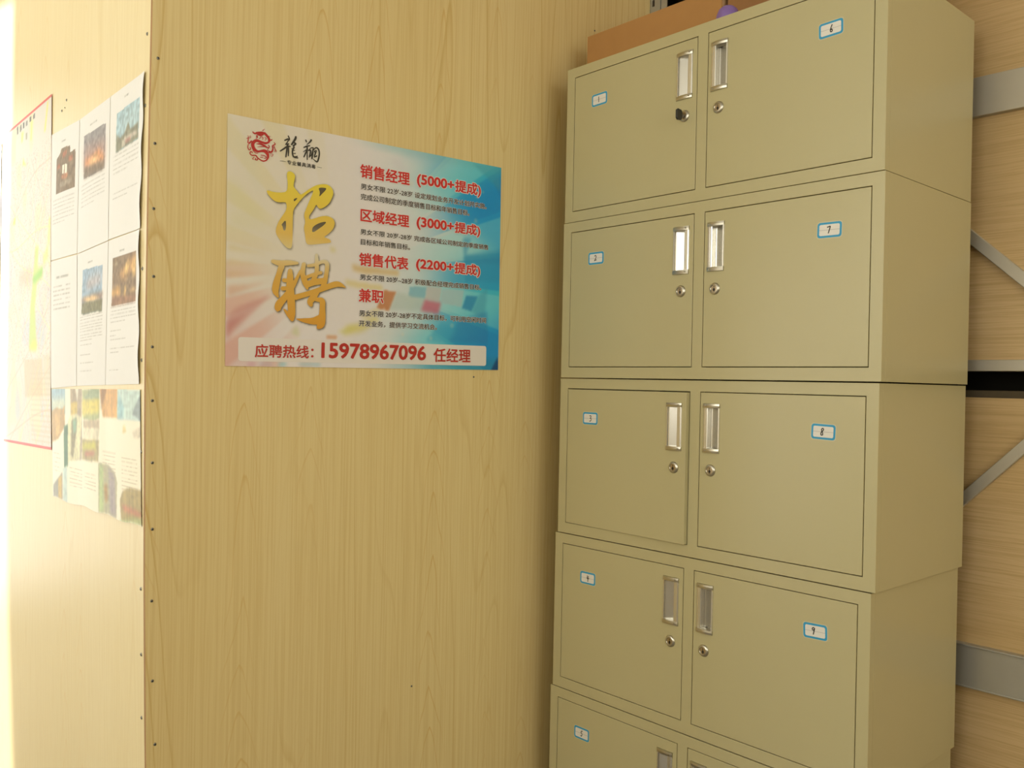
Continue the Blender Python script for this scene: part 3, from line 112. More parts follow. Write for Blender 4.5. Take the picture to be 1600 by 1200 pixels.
def noisy(name, c1, c2, scale=(40, 40, 40), rough=0.5, metal=0.0, bump=0.0, spec=0.5):
    """principled surface whose colour wanders a little between c1 and c2"""
    m = principled(name, c1, rough, metal, spec)
    t = m.node_tree
    b = t.nodes['Principled BSDF']
    tc = nd(t, 'ShaderNodeTexCoord')
    mp = nd(t, 'ShaderNodeMapping')
    mp.inputs['Scale'].default_value = scale
    nz = nd(t, 'ShaderNodeTexNoise')
    nz.inputs['Scale'].default_value = 1.0
    nz.inputs['Detail'].default_value = 3.0
    mx = nd(t, 'ShaderNodeMix', data_type='RGBA')
    mx.inputs[6].default_value = (*c1, 1)
    mx.inputs[7].default_value = (*c2, 1)
    t.links.new(tc.outputs['Object'], mp.inputs[0])
    t.links.new(mp.outputs[0], nz.inputs['Vector'])
    t.links.new(nz.outputs[0], mx.inputs[0])
    t.links.new(mx.outputs[2], b.inputs['Base Color'])
    if bump:
        bp = nd(t, 'ShaderNodeBump')
        bp.inputs['Strength'].default_value = bump
        bp.inputs['Distance'].default_value = 0.001
        t.links.new(nz.outputs[0], bp.inputs['Height'])
        t.links.new(bp.outputs[0], b.inputs['Normal'])
    return m

def wood(name, base, dark, light, across, along, freq, rough, streak=0.35, rings=0.5, seed=0.0, arches=None):
    """laminated board: long cathedral figures plus fine streaks; across / along are mapping scales per axis"""
    m = principled(name, base, rough, 0, 0.35)
    t = m.node_tree
    b = t.nodes['Principled BSDF']
    tc = nd(t, 'ShaderNodeTexCoord')
    def mapped(scale, off=0.0):
        mp = nd(t, 'ShaderNodeMapping')
        mp.inputs['Scale'].default_value = scale
        mp.inputs['Location'].default_value = (seed + off, seed * 1.7, seed * 0.6 + off)
        t.links.new(tc.outputs['Object'], mp.inputs[0])
        return mp.outputs[0]
    def noise(vec, detail, rough_=0.5):
        n = nd(t, 'ShaderNodeTexNoise')
        n.inputs['Scale'].default_value = 1.0
        n.inputs['Detail'].default_value = detail
        n.inputs['Roughness'].default_value = rough_
        t.links.new(vec, n.inputs['Vector'])
        return n.outputs[0]
    def math_(op, a, bb=None):
        n = nd(t, 'ShaderNodeMath', operation=op)
        for i, x in enumerate((a, bb)):
            if x is None:
                continue
            if isinstance(x, (int, float)):
                n.inputs[i].default_value = x
            else:
                t.links.new(x, n.inputs[i])
        return n.outputs[0]
    def ramp(fac, stops):
        n = nd(t, 'ShaderNodeValToRGB')
        e = n.color_ramp.elements
        e[0].position, e[0].color = stops[0][0], (*stops[0][1], 1)
        e[1].position, e[1].color = stops[-1][0], (*stops[-1][1], 1)
        for p_, c_ in stops[1:-1]:
            x = e.new(p_)
            x.color = (*c_, 1)
        t.links.new(fac, n.inputs[0])
        return n.outputs[0]
    def mix(fac, a, c):
        n = nd(t, 'ShaderNodeMix', data_type='RGBA')
        for i, x in ((0, fac), (6, a), (7, c)):
            if isinstance(x, (int, float)):
                n.inputs[i].default_value = x
            elif isinstance(x, (tuple, list)):
                n.inputs[i].default_value = (*x, 1)
            else:
                t.links.new(x, n.inputs[i])
        return n.outputs[2]
    big = noise(mapped(along), 1.2, 0.4)
    fig = math_('FRACT', math_('MULTIPLY', big, freq))
    # one sharp growth-ring line per cycle, soft on one side
    line = ramp(fig, [(0.0, (0, 0, 0)), (0.86, (0.03,) * 3), (0.965, (1, 1, 1)), (1.0, (0, 0, 0))])
    where = ramp(noise(mapped(tuple(s * 0.8 for s in along), 9.0), 1.0), [(0.38, (0.15,) * 3), (0.56, (1, 1, 1))])
    fine = noise(mapped(across, 3.0), 4.0, 0.65)
    finer = noise(mapped(tuple(s * 2.6 for s in across), 5.0), 2.0, 0.6)
    wide = noise(mapped(tuple(s * 0.35 for s in along), 14.0), 1.0)
    c = mix(ramp(wide, [(0.35, (0, 0, 0)), (0.65, (1, 1, 1))]), base, light)
    c = mix(math_('MULTIPLY', ramp(fine, [(0.40, (1, 1, 1)), (0.56, (0, 0, 0))]), streak), c, dark)
    c = mix(math_('MULTIPLY', ramp(finer, [(0.5, (0, 0, 0)), (0.66, (1, 1, 1))]), streak * 0.7), c, light)
    n_line = math_('MULTIPLY', math_('MULTIPLY', line, where), rings)
    c = mix(n_line, c, dark)
    if arches:                       # printed cathedral figures: nested pointed arches in loose columns
        axis, period, k_arch = arches
        sp = nd(t, 'ShaderNodeSeparateXYZ')
        t.links.new(tc.outputs['Object'], sp.inputs[0])
        sway = math_('MULTIPLY', math_('SUBTRACT', noise(mapped((0.3, 0.3, 2.4), 21.0), 1.0), 0.5), 0.055)
        xx = math_('ADD', math_('ADD', sp.outputs[axis], sway), 7.03)
        q = math_('DIVIDE', xx, period)
        cell = math_('FLOOR', q)
        jit = math_('FRACT', math_('MULTIPLY', math_('SINE', math_('MULTIPLY', cell, 12.9898)), 437.585))
        u = math_('MULTIPLY', math_('SUBTRACT', math_('FRACT', q), math_('ADD', 0.35, math_('MULTIPLY', jit, 0.3))), period)
        au = math_('ABSOLUTE', u)
        rise = math_('MULTIPLY', math_('POWER', au, 1.35), k_arch)
        wob = math_('ADD', math_('MULTIPLY', noise(mapped((26, 26, 3.0), 31.0), 2.0), 0.13), math_('MULTIPLY', noise(mapped((2.5, 2.5, 2.2), 51.0), 1.0), 0.45))
        h_ = math_('ADD', math_('ADD', sp.outputs[2], rise), math_('ADD', wob, math_('MULTIPLY', jit, 3.7)))
        arch = ramp(math_('FRACT', math_('MULTIPLY', h_, 8.0)), [(0.0, (0, 0, 0)), (0.87, (0.02,) * 3), (0.965, (1, 1, 1)), (1.0, (0, 0, 0))])
        near = ramp(math_('MULTIPLY', au, 20.0), [(0.0, (1, 1, 1)), (0.45, (0.8,) * 3), (0.95, (0, 0, 0))])
        pres = ramp(noise(mapped((3, 3, 1.1), 41.0), 1.0), [(0.42, (0.05,) * 3), (0.60, (1, 1, 1))])
        c = mix(math_('MULTIPLY', math_('MULTIPLY', math_('MULTIPLY', arch, near), pres), 0.70), c, tuple(a_ * k_ for a_, k_ in zip(dark, (1.04, 0.96, 0.85))))
    t.links.new(c, b.inputs['Base Color'])
    return m

def attr_mat(name, rough=0.5, spec=0.4, mottled=0.04):
    """printed paper: the ink is a per-point colour attribute, the paper grain a little noise"""
    m = principled(name, (1, 1, 1), rough, 0, spec)
    t = m.node_tree
    b = t.nodes['Principled BSDF']
    a = nd(t, 'ShaderNodeAttribute', attribute_name='print')
    tc = nd(t, 'ShaderNodeTexCoord')
    nz = nd(t, 'ShaderNodeTexNoise')
    nz.inputs['Scale'].default_value = 60
    t.links.new(tc.outputs['Object'], nz.inputs['Vector'])
    hs = nd(t, 'ShaderNodeMix', data_type='RGBA')
    hs.blend_type = 'MULTIPLY'
    hs.inputs[0].default_value = mottled
    t.links.new(a.outputs['Color'], hs.inputs[6])
    t.links.new(nz.outputs[0], hs.inputs[7])
    t.links.new(hs.outputs[2], b.inputs['Base Color'])
    return m

MAPLE = dict(across=(230, 230, 2.2), along=(6.0, 6.0, 0.42), freq=13.0)
M_wall = wood('maple_laminate', (0.81, 0.65, 0.315), (0.67, 0.47, 0.165), (0.84, 0.695, 0.36), rough=0.42, streak=0.34, rings=0.75, arches=('X', 0.165, 13.0), **MAPLE)
M_wall2 = wood('maple_laminate_side', (0.80, 0.672, 0.385), (0.715, 0.565, 0.27), (0.83, 0.71, 0.43), rough=0.42, streak=0.3, rings=0.4, seed=4.0, arches=('Y', 0.165, 13.0), **MAPLE)
M_oak = wood('oak_laminate', (0.63, 0.445, 0.215), (0.47, 0.305, 0.12), (0.68, 0.495, 0.26), rough=0.45, streak=0.5, rings=0.3,
             across=(5.0, 5.0, 300), along=(0.5, 0.5, 9.0), freq=8.0, seed=2.0)
M_edge = noisy('raw_board_edge', (0.42, 0.24, 0.09), (0.30, 0.16, 0.06), (80, 80, 9), 0.8)
M_plaster = noisy('white_ceiling_board', (0.78, 0.77, 0.73), (0.74, 0.73, 0.69), (3, 3, 3), 0.8)
M_hidden = noisy('beige_wall_board', (0.60, 0.51, 0.32), (0.56, 0.47, 0.29), (3, 3, 3), 0.6)
M_floor = noisy('grey_floor_tile', (0.20, 0.17, 0.13), (0.17, 0.145, 0.11), (6, 6, 6), 0.45)
M_frame = noisy('white_window_frame', (0.75, 0.75, 0.72), (0.7, 0.7, 0.68), (5, 5, 5), 0.4)
M_locker = noisy('putty_enamel', (0.498, 0.450, 0.250), (0.518, 0.468, 0.265), (9, 9, 9), 0.30, 0.0, 0.0, 0.45)
M_lockin = noisy('dark_inside_steel', (0.16, 0.145, 0.09), (0.14, 0.125, 0.08), (9, 9, 9), 0.6)  # darker than the enamel, for the back and partition behind the doors
M_alu = noisy('brushed_aluminium', (0.72, 0.70, 0.64), (0.66, 0.645, 0.585), (200, 200, 4), 0.26, 0.85)
M_chrome = noisy('nickel_plate', (0.54, 0.515, 0.43), (0.49, 0.465, 0.39), (30, 30, 30), 0.3, 0.95)
M_brass = noisy('brass_core', (0.50, 0.42, 0.30), (0.42, 0.35, 0.25), (300, 300, 300), 0.3, 1.0)
M_hole = principled('dark_slot', (0.012, 0.010, 0.008), 0.7)
M_sticker = noisy('sticker_paper', (0.80, 0.78, 0.72), (0.76, 0.74, 0.68), (90, 90, 90), 0.5)
M_blue = noisy('sticker_blue_border', (0.022, 0.31, 0.56), (0.03, 0.34, 0.60), (90, 90, 90), 0.5)
M_ink = principled('black_pen_ink', (0.02, 0.018, 0.015), 0.6)
M_rule = principled('sticker_rule', (0.42, 0.42, 0.42), 0.6)
M_steel = noisy('galvanised_steel', (0.52, 0.51, 0.46), (0.46, 0.45, 0.405), (16, 16, 16), 0.42, 0.55, 0.2)
M_steel2 = noisy('galvanised_brace', (0.55, 0.51, 0.42), (0.49, 0.455, 0.37), (16, 16, 16), 0.45, 0.4, 0.2)
M_black = principled('black_void_shade', (0.012, 0.011, 0.008), 0.9, 0, 0.1)  # black colour stands for the darkness inside the wall gaps
M_underedge = noisy('unlit_board_rim', (0.10, 0.075, 0.04), (0.07, 0.055, 0.03), (4, 60, 60), 0.8)  # shade under the middle rail is mixed into this brown
M_card = noisy('kraft_cardboard', (0.47, 0.245, 0.078), (0.43, 0.22, 0.07), (30, 30, 30), 0.8)
M_cardedge = noisy('cardboard_cut_edge', (0.60, 0.40, 0.22), (0.5, 0.3, 0.15), (200, 200, 200), 0.85)
M_card2 = noisy('brown_cardboard', (0.33, 0.165, 0.058), (0.29, 0.14, 0.05), (30, 30, 30), 0.8)
M_purple = noisy('purple_plastic', (0.26, 0.16, 0.46), (0.22, 0.13, 0.40), (40, 40, 40), 0.4)
M_plastic = noisy('black_plastic', (0.02, 0.02, 0.018), (0.03, 0.03, 0.026), (60, 60, 60), 0.4)
M_screw = noisy('zinc_screw', (0.30, 0.29, 0.25), (0.20, 0.19, 0.16), (400, 400, 400), 0.4, 0.7)
M_poster = attr_mat('glossy_poster_print', 0.33, 0.5, 0.03)
M_paper = attr_mat('office_paper_print', 0.6, 0.3, 0.03)
M_mapp = attr_mat('map_paper_print', 0.45, 0.4, 0.03)
M_red = noisy('red_ink', (0.68, 0.032, 0.030), (0.64, 0.028, 0.026), (50, 50, 50), 0.4)
M_hot = noisy('dark_red_ink', (0.54, 0.032, 0.022), (0.50, 0.028, 0.02), (50, 50, 50), 0.4)
M_emb = noisy('emblem_red_ink', (0.55, 0.028, 0.024), (0.48, 0.024, 0.02), (50, 50, 50), 0.4)
M_textk = principled('black_ink', (0.022, 0.020, 0.018), 0.45)
M_brush = principled('charcoal_brush_ink', (0.045, 0.043, 0.032), 0.45)
M_halo = noisy('white_halo_ink', (0.86, 0.83, 0.82), (0.84, 0.81, 0.80), (50, 50, 50), 0.4)
M_panel = noisy('cream_panel_ink', (0.86, 0.82, 0.79), (0.84, 0.80, 0.77), (12, 12, 12), 0.35)

def gold_mat(name, z0, z1, stops):
    """printed gold gradient running down each character"""
    m = principled(name, (0.8, 0.6, 0.2), 0.4)
    t = m.node_tree
    tc = nd(t, 'ShaderNodeTexCoord')
    sp = nd(t, 'ShaderNodeSeparateXYZ')
    mr = nd(t, 'ShaderNodeMapRange')
    mr.inputs['From Min'].default_value = z0
    mr.inputs['From Max'].default_value = z1
    cr = nd(t, 'ShaderNodeValToRGB')
    e = cr.color_ramp.elements
    e[0].position, e[0].color = stops[0][0], (*lin(stops[0][1]), 1)
    e[1].position, e[1].color = stops[-1][0], (*lin(stops[-1][1]), 1)
    for p_, c_ in stops[1:-1]:
        e.new(p_).color = (*lin(c_), 1)
    t.links.new(tc.outputs['Object'], sp.inputs[0])
    t.links.new(sp.outputs['Z'], mr.inputs[0])
    t.links.new(mr.outputs[0], cr.inputs[0])
    t.links.new(cr.outputs[0], t.nodes['Principled BSDF'].inputs['Base Color'])
    return m

def pane_mat():
    m = bpy.data.materials.new('window_glass')
    m.use_nodes = True
    t = m.node_tree
    t.nodes.clear()
    o = nd(t, 'ShaderNodeOutputMaterial')
    tr = nd(t, 'ShaderNodeBsdfTransparent')
    gl = nd(t, 'ShaderNodeBsdfGlossy')
    gl.inputs['Roughness'].default_value = 0.02
    mx = nd(t, 'ShaderNodeMixShader')
    mx.inputs[0].default_value = 0.06
    t.links.new(tr.outputs[0], mx.inputs[1])
    t.links.new(gl.outputs[0], mx.inputs[2])
    t.links.new(mx.outputs[0], o.inputs[0])
    return m
M_glass = pane_mat()

# ------------------------------------------------------------------ helpers
class MB:
    """collects shapes for ONE mesh object"""
    def __init__(self):
        self.v, self.f, self.m = [], [], []
    def add(self, vs_, fs, mi=0):
        o = len(self.v)
        self.v += [tuple(p) for p in vs_]
        self.f += [tuple(i + o for i in f) for f in fs]
        self.m += [mi] * len(fs)
    def box(self, a, b, mi=0):
        x0, y0, z0 = a
        x1, y1, z1 = b
        x0, x1 = min(x0, x1), max(x0, x1)
        y0, y1 = min(y0, y1), max(y0, y1)
        z0, z1 = min(z0, z1), max(z0, z1)
        self.add([(x0, y0, z0), (x1, y0, z0), (x1, y1, z0), (x0, y1, z0), (x0, y0, z1), (x1, y0, z1), (x1, y1, z1), (x0, y1, z1)],
                 [(0, 3, 2, 1), (4, 5, 6, 7), (0, 1, 5, 4), (1, 2, 6, 5), (2, 3, 7, 6), (3, 0, 4, 7)], mi)
    def obj(self, name, mats, parent=None, bevel=0.0, smooth=False, seg=2):
        me = bpy.data.meshes.new(name)
        me.from_pydata(self.v, [], self.f)
        for x in (mats if isinstance(mats, (list, tuple)) else [mats]):
            me.materials.append(x)
        me.polygons.foreach_set('material_index', self.m)
        if smooth:
            me.polygons.foreach_set('use_smooth', [True] * len(me.polygons))
        me.update()
        o = bpy.data.objects.new(name, me)
        COL.objects.link(o)
        if parent:
            o.parent = parent
        if bevel:
            bv = o.modifiers.new('bevel', 'BEVEL')
            bv.width = bevel
            bv.segments = seg
            bv.limit_method = 'ANGLE'
            bv.angle_limit = R(50)
            bv.harden_normals = False
        return o

def tag(o, label, cat=None, group=None, kind=None):
    if label: o['label'] = label
    if cat: o['category'] = cat
    if group: o['group'] = group
    if kind: o['kind'] = kind
    return o

def empty(name, loc, rz=0.0):
    o = bpy.data.objects.new(name, None)
    o.empty_display_size = 0.1
    COL.objects.link(o)
    o.location = loc
    o.rotation_euler = (0, 0, rz)
    return o

def slab_holes(mb, xf, xb, ys, zs, holes, mi=0, mi_in=0):
    """plate in the yz plane from x=xf to x=xb on a grid ys * zs, with the grid cells in 'holes' cut through"""
    def solid(i, j):
        return 0 <= i < len(ys) - 1 and 0 <= j < len(zs) - 1 and (i, j) not in holes
    idx = {}
    V, F, MI = [], [], []
    def vid(k, i, j):
        if (k, i, j) not in idx:
            idx[(k, i, j)] = len(V)
            V.append(((xf, xb)[k], ys[i], zs[j]))
        return idx[(k, i, j)]
    for i in range(len(ys) - 1):
        for j in range(len(zs) - 1):
            if not solid(i, j):
                continue
            F.append((vid(0, i, j), vid(0, i, j + 1), vid(0, i + 1, j + 1), vid(0, i + 1, j)))
            F.append((vid(1, i, j), vid(1, i + 1, j), vid(1, i + 1, j + 1), vid(1, i, j + 1)))
            for di, dj, p, q in ((-1, 0, (i, j), (i, j + 1)), (1, 0, (i + 1, j + 1), (i + 1, j)), (0, -1, (i + 1, j), (i, j)), (0, 1, (i, j + 1), (i + 1, j + 1))):
                if not solid(i + di, j + dj):
                    F.append((vid(0, *p), vid(1, *p), vid(1, *q), vid(0, *q)))
    mb.add(V, F, mi)

def lathe(mb, prof, seg, to, mi=0, mis=None):
    """prof: (radius, height) list; to: maps (x, y, h) to a point"""
    V, F, MI = [], [], []
    for r, h in prof:
        for k in range(seg):
            a = 2 * math.pi * k / seg
            V.append(to(r * math.cos(a), r * math.sin(a), h))
    n = len(prof)
    for i in range(n - 1):
        fs = [(i * seg + k, i * seg + (k + 1) % seg, (i + 1) * seg + (k + 1) % seg, (i + 1) * seg + k) for k in range(seg)]
        mb.add(V, [], 0) if False else None
        F.append((fs, mis[i] if mis else mi))
    o = len(mb.v)
    mb.v += [tuple(p) for p in V]
    for fs, m_ in F:
        mb.f += [tuple(i + o for i in f) for f in fs]
        mb.m += [m_] * len(fs)
    mb.f.append(tuple(o + (n - 1) * seg + k for k in range(seg)))
    mb.m.append(mis[-1] if mis else mi)

def poly_fill(mb, loops, to, mi=0):
    """flat filled outline (first loop) with holes (other loops)"""
    pts = [Vector((p[0], p[1], 0)) for l in loops for p in l]
    tris = tessellate_polygon([[Vector((p[0], p[1], 0)) for p in l] for l in loops])
    fixed = []
    for a, b, c in tris:
        n = (pts[b] - pts[a]).cross(pts[c] - pts[a]).z
        if abs(n) < 1e-12:
            continue
        fixed.append((a, b, c) if n > 0 else (a, c, b))
    mb.add([to(p.x, p.y) for p in pts], fixed, mi)

def inside(poly, X, Y):
    m = np.zeros(X.shape, bool)
    n = len(poly)
    for i in range(n):
        x0, y0 = poly[i]
        x1, y1 = poly[(i + 1) % n]
        if y0 == y1:
            continue
        c = (y0 > Y) != (y1 > Y)
        m ^= c & (X < (x1 - x0) * (Y - y0) / (y1 - y0) + x0)
    return m

def blur(a, r):
    r = int(round(r))
    if r < 1:
        return a
    k = np.exp(-0.5 * (np.arange(-2 * r, 2 * r + 1) / r) ** 2)
    k /= k.sum()
    for ax in (0, 1):
        p = np.pad(a, [(2 * r, 2 * r) if i == ax else (0, 0) for i in (0, 1)], 'edge')
        a = sum(k[i] * np.take(p, range(i, i + a.shape[ax]), axis=ax) for i in range(len(k)))
    return a

def paint(img, X, Y, polys, cell):
    """img (h,w,3) sRGB 0..255; polys: (points, colour, alpha, softness in grid cells * 1)"""
    for pts, colr, al, soft in polys:
        m = blur(inside(pts, X, Y).astype(float), soft * cell)
        a = (m * al)[..., None]
        img[:] = img * (1 - a) + np.array(colr, float) * a

def printed_sheet(name, grid, img, mat, parent=None, thick=0.0):
    """grid (h,w,3) of points, img (h,w,3) sRGB -> one sheet mesh with its print"""
    h, w = grid.shape[:2]
    me = bpy.data.meshes.new(name)
    i = np.arange(h * w).reshape(h, w)
    q = np.stack([i[:-1, :-1], i[:-1, 1:], i[1:, 1:], i[1:, :-1]], -1).reshape(-1, 4)
    me.from_pydata(grid.reshape(-1, 3).tolist(), [], q.tolist())
    c = np.clip(img / 255.0, 0, 1)
    c = np.where(c <= 0.04045, c / 12.92, ((c + 0.055) / 1.055) ** 2.4)
    rgba = np.ones((h * w, 4), np.float32)
    rgba[:, :3] = c.reshape(-1, 3)
    at = me.color_attributes.new('print', 'FLOAT_COLOR', 'POINT')
    at.data.foreach_set('color', rgba.ravel())
    me.materials.append(mat)
    me.polygons.foreach_set('use_smooth', [True] * len(me.polygons))
    o = bpy.data.objects.new(name, me)
    COL.objects.link(o)
    if parent:
        o.parent = parent
    if thick:
        sol = o.modifiers.new('paper_thickness', 'SOLIDIFY')
        sol.thickness = thick
        sol.offset = -1
    return o

rng = np.random.default_rng(7)
def smooth_noise(h, w, ch, cw):
    a = rng.random((ch + 2, cw + 2))
    y = np.linspace(0, ch, h)
    x = np.linspace(0, cw, w)
    yi, xi = y.astype(int), x.astype(int)
    fy, fx = (y - yi)[:, None], (x - xi)[None, :]
    fy, fx = fy * fy * (3 - 2 * fy), fx * fx * (3 - 2 * fx)
    A = a[np.ix_(yi, xi)]; B = a[np.ix_(yi, xi + 1)]; C_ = a[np.ix_(yi + 1, xi)]; D_ = a[np.ix_(yi + 1, xi + 1)]
    return A * (1 - fy) * (1 - fx) + B * (1 - fy) * fx + C_ * fy * (1 - fx) + D_ * fy * fx

# ------------------------------------------------------------------ the room
YW = 0.09            # face of the poster wall
XC = -1.0250           # its free edge; the paper-covered wall starts here
def xe(z):            # the free edge is not quite plumb, the boards bow slightly
    zs = [0.0, 0.4710, 0.8143, 1.1798, 1.5318, 1.8958, 2.7]
    xs = [-0.9948, -1.0110, -1.0193, -1.0245, -1.0260, -1.0255, -1.0239]
    return float(np.interp(z, zs, xs))
H = 2.7
ZL = [i * 0.1 for i in range(28)]

def struct(o, label=None):
    o['kind'] = 'structure'
    if label: o['label'] = label
    return o

mb = MB()
mb.box((-4.0, -3.4, -0.1), (0.62, 3.2, 0.0))
struct(mb.obj('floor', M_floor))
mb = MB()
mb.box((-4.0, -3.4, H), (0.62, 3.2, H + 0.1))
struct(mb.obj('ceiling', M_plaster))

# poster wall: a single laminated board, its cut edge showing at the left
mb = MB()
T = 0.009
V, F = [], []
for z in ZL:
    V += [(xe(z), YW, z), (0.4385, YW, z), (0.4385, YW + T, z), (xe(z), YW + T, z)]
n = len(ZL)
fa, fe = [], []
for i in range(n - 1):
    a, b = 4 * i, 4 * i + 4
    fa += [(a, a + 1, b + 1, b), (a + 2, a + 3, b + 3, b + 2)]
    fe += [(a + 3, a, b, b + 3), (a + 1, a + 2, b + 2, b + 1)]
o0 = len(mb.v)
mb.add(V, fa, 0)
mb.f += fe
mb.m += [1] * len(fe)
wall_center = struct(mb.obj('wall_center', [M_wall, M_edge]))

# paper-covered wall running away to the left
mb = MB()
V, fa = [], []
Y0 = YW + T + 0.003
for z in ZL:
    V += [(xe(z) + 0.0015, Y0, z), (xe(z) + 0.0015, 3.0, z), (xe(z) + 0.02, 3.0, z), (xe(z) + 0.02, Y0, z)]
for i in range(n - 1):
    a, b = 4 * i, 4 * i + 4
    fa += [(a + 1, a, b, b + 1), (a + 3, a + 2, b + 2, b + 3), (a, a + 3, b + 3, b), (a + 2, a + 1, b + 1, b + 2)]
mb.add(V, fa, 0)
wall_left = struct(mb.obj('wall_left', M_wall2))

# black sheet painted as the darkness in the narrow slot between the poster board and the framed wall
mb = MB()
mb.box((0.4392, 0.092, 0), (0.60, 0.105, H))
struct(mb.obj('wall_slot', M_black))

def screw(parent, p, nrm, r=0.0027, name='screw'):
    m_ = MB()
    nrm = Vector(nrm)
    q = nrm.to_track_quat('Z', 'Y').to_matrix()
    to = lambda x, y, h: tuple(Vector(p) + q @ Vector((x, y, h)))
    lathe(m_, [(r * 1.15, -0.0004), (r * 1.1, 0.0006), (r * 0.85, 0.0014), (r * 0.5, 0.0016), (r * 0.42, 0.0007)], 14, to, 0, [0, 0, 0, 1, 1])
    o = m_.obj(name, [M_screw, M_hole], parent, smooth=False)
    return o

for x, z in ((-1.0135, 1.7884), (-1.0163, 1.6257), (-1.0163, 1.5016), (-1.0139, 1.3727), (-1.0137, 1.2385), (-1.0117, 1.1361), (-1.0094, 1.0174),
             (-1.0070, 0.8901), (-1.0056, 0.7527), (-1.0014, 0.5987), (-0.9942, 0.4752)):
    screw(wall_center, (x, YW, z), (0, -1, 0))
for x, z in ((-0.2193, 1.1964), (-0.3915, 0.4572), (0.1974, 2.1820)):
    screw(wall_center, (x, YW, z), (0, -1, 0), 0.0022, 'nail')
for y, z in ((0.1192, 1.8401), (0.1212, 1.7026), (0.1212, 1.3891), (0.1176, 1.2131), (0.1160, 1.0371), (0.1160, 0.9142), (0.1160, 0.7726), (0.1160, 0.6455), (0.1160, 0.5227)):
    screw(wall_left, (xe(z) + 0.0015, y, z), (-1, 0, 0), 0.0032)
for y, z in ((0.6451, 1.8307), (0.6815, 1.8130), (0.6565, 1.8151)):
    screw(wall_left, (xe(z) + 0.0015, y, z), (-1, 0, 0), 0.0028 if z < 1.815 or z > 1.816 else 0.0012, 'nail')

# framed wall behind the lockers: oak boards between steel rails
XB, XR = 0.487, 0.470
mb = MB()
mb.box((0.56, -3.3, 0), (0.60, 0.09, H))
wall_right = struct(mb.obj('wall_right', M_black))  # black backing carries the shade of the gap under the middle rail
for z0, z1 in ((0.0, 0.54), (0.60, 1.1718), (1.2563, 1.83), (1.87, H)):
    mb = MB()
    mb.box((XB, -3.25, z0), (XB + 0.012, -0.012, z1))
    mb.obj('board', M_oak, wall_right, 0.0008)
def rail(z0, z1, lip):
    m_ = MB()
    m_.box((XR, -3.25, z0), (XB + 0.03, -0.012, z1))
    if lip:
        m_.box((XR - 0.003, -3.25, z0), (XR, -0.012, z0 + 0.004))
        m_.box((XR - 0.003, -3.25, z1 - 0.004), (XR, -0.012, z1))
    return m_.obj('rail', M_steel if lip else M_steel2, wall_right, 0.0012)
rail(1.8051, 1.8933, False)
rail(0.519, 0.6155, True)
rail(1.2311, 1.2563, False)
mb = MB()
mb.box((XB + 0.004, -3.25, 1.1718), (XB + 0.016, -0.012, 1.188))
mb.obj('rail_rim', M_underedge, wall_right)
def brace(y0, z0, y1, z1, wv):
    m_ = MB()
    d = Vector((y1 - y0, z1 - z0)).normalized()
    nn = Vector((-d.y, d.x)) * wv / 2
    pts = [(y0 + nn.x, z0 + nn.y), (y0 - nn.x, z0 - nn.y), (y1 - nn.x, z1 - nn.y), (y1 + nn.x, z1 + nn.y)]
    V = [(XR + 0.004, *p) for p in pts] + [(XB + 0.001, *p) for p in pts]
    F = [(0, 1, 2, 3), (7, 6, 5, 4), (0, 4, 5, 1), (1, 5, 6, 2), (2, 6, 7, 3), (3, 7, 4, 0)]
    a = (Vector(V[1]) - Vector(V[0])).cross(Vector(V[2]) - Vector(V[0]))
    if a.x > 0:
        F = [f[::-1] for f in F]
    m_.add(V, F)
    m_.obj('brace', M_steel2, wall_right, 0.0012)
brace(-0.57, 1.5315 + (0.8285 - 0.57) * 0.938, -1.135, 1.5315 - (1.135 - 0.8285) * 0.938, 0.0253)
brace(-0.53, 0.9435 - (0.8225 - 0.53) * 1.03, -1.03, 0.9435 + (1.03 - 0.8225) * 1.03, 0.0240)

# slotted steel post in the corner above the lockers
mb = MB()
slab_holes(mb, 0, 0, [0, 1], [0, 1], {(0, 0)})
mb = MB()
zs = [0.0]
hs = set()
k = 0
z = 0.0385
while z < H - 0.06:
    zs += [z, z + 0.02]
    hs.add((1, len(zs) - 2))
    z += 0.06
zs.append(H)
m2 = MB()
slab_holes(m2, 0.0, 0.003, [0.0, 0.009, 0.020, 0.046], zs, hs)
for v_ in m2.v:
    mb.v.append((0.4395 + v_[0], 0.0895 - v_[1] * 0.8, v_[2]))
mb.f += [f[::-1] for f in m2.f]
mb.m += m2.m
mb.box((0.4425, 0.0865, 0), (0.470, 0.0895, H))
mb.box((0.4425, 0.030, 0), (0.4455, 0.0515, H))
post = struct(mb.obj('trim_1', M_steel))

# walls out of the picture, with the openings the daylight comes through
def wall_open(name, fixed, axis, a0, a1, ops, mat):
    """wall with openings (b0, b1, z0, z1); axis 'x': plane x=fixed, runs along y; axis 'y': plane y=fixed, runs along x"""
    m_, m1 = MB(), MB()
    hs_ = sorted({a0, a1, *[v for o_ in ops for v in o_[:2]]})
    zs_ = sorted({0.0, H, *[v for o_ in ops for v in o_[2:]]})
    cut = {(i_, j_) for i_ in range(len(hs_) - 1) for j_ in range(len(zs_) - 1)
           for o_ in ops if o_[0] <= hs_[i_] < o_[1] and o_[2] <= zs_[j_] < o_[3]}
    slab_holes(m1, 0.0, 0.1, hs_, zs_, cut)
    for v_ in m1.v:
        m_.v.append((fixed - v_[0], v_[1], v_[2]) if axis == 'x' else (v_[1], fixed + v_[0], v_[2]))
    m_.f, m_.m = m1.f, m1.m
    return struct(m_.obj(name, mat))
wall_open('wall_window', -3.75, 'x', -3.3, 3.1, [(-2.2, 1.0, 1.2, 2.6), (1.45, 2.75, 0.02, 2.3)], M_hidden)  # the full-height opening belongs to the added side door
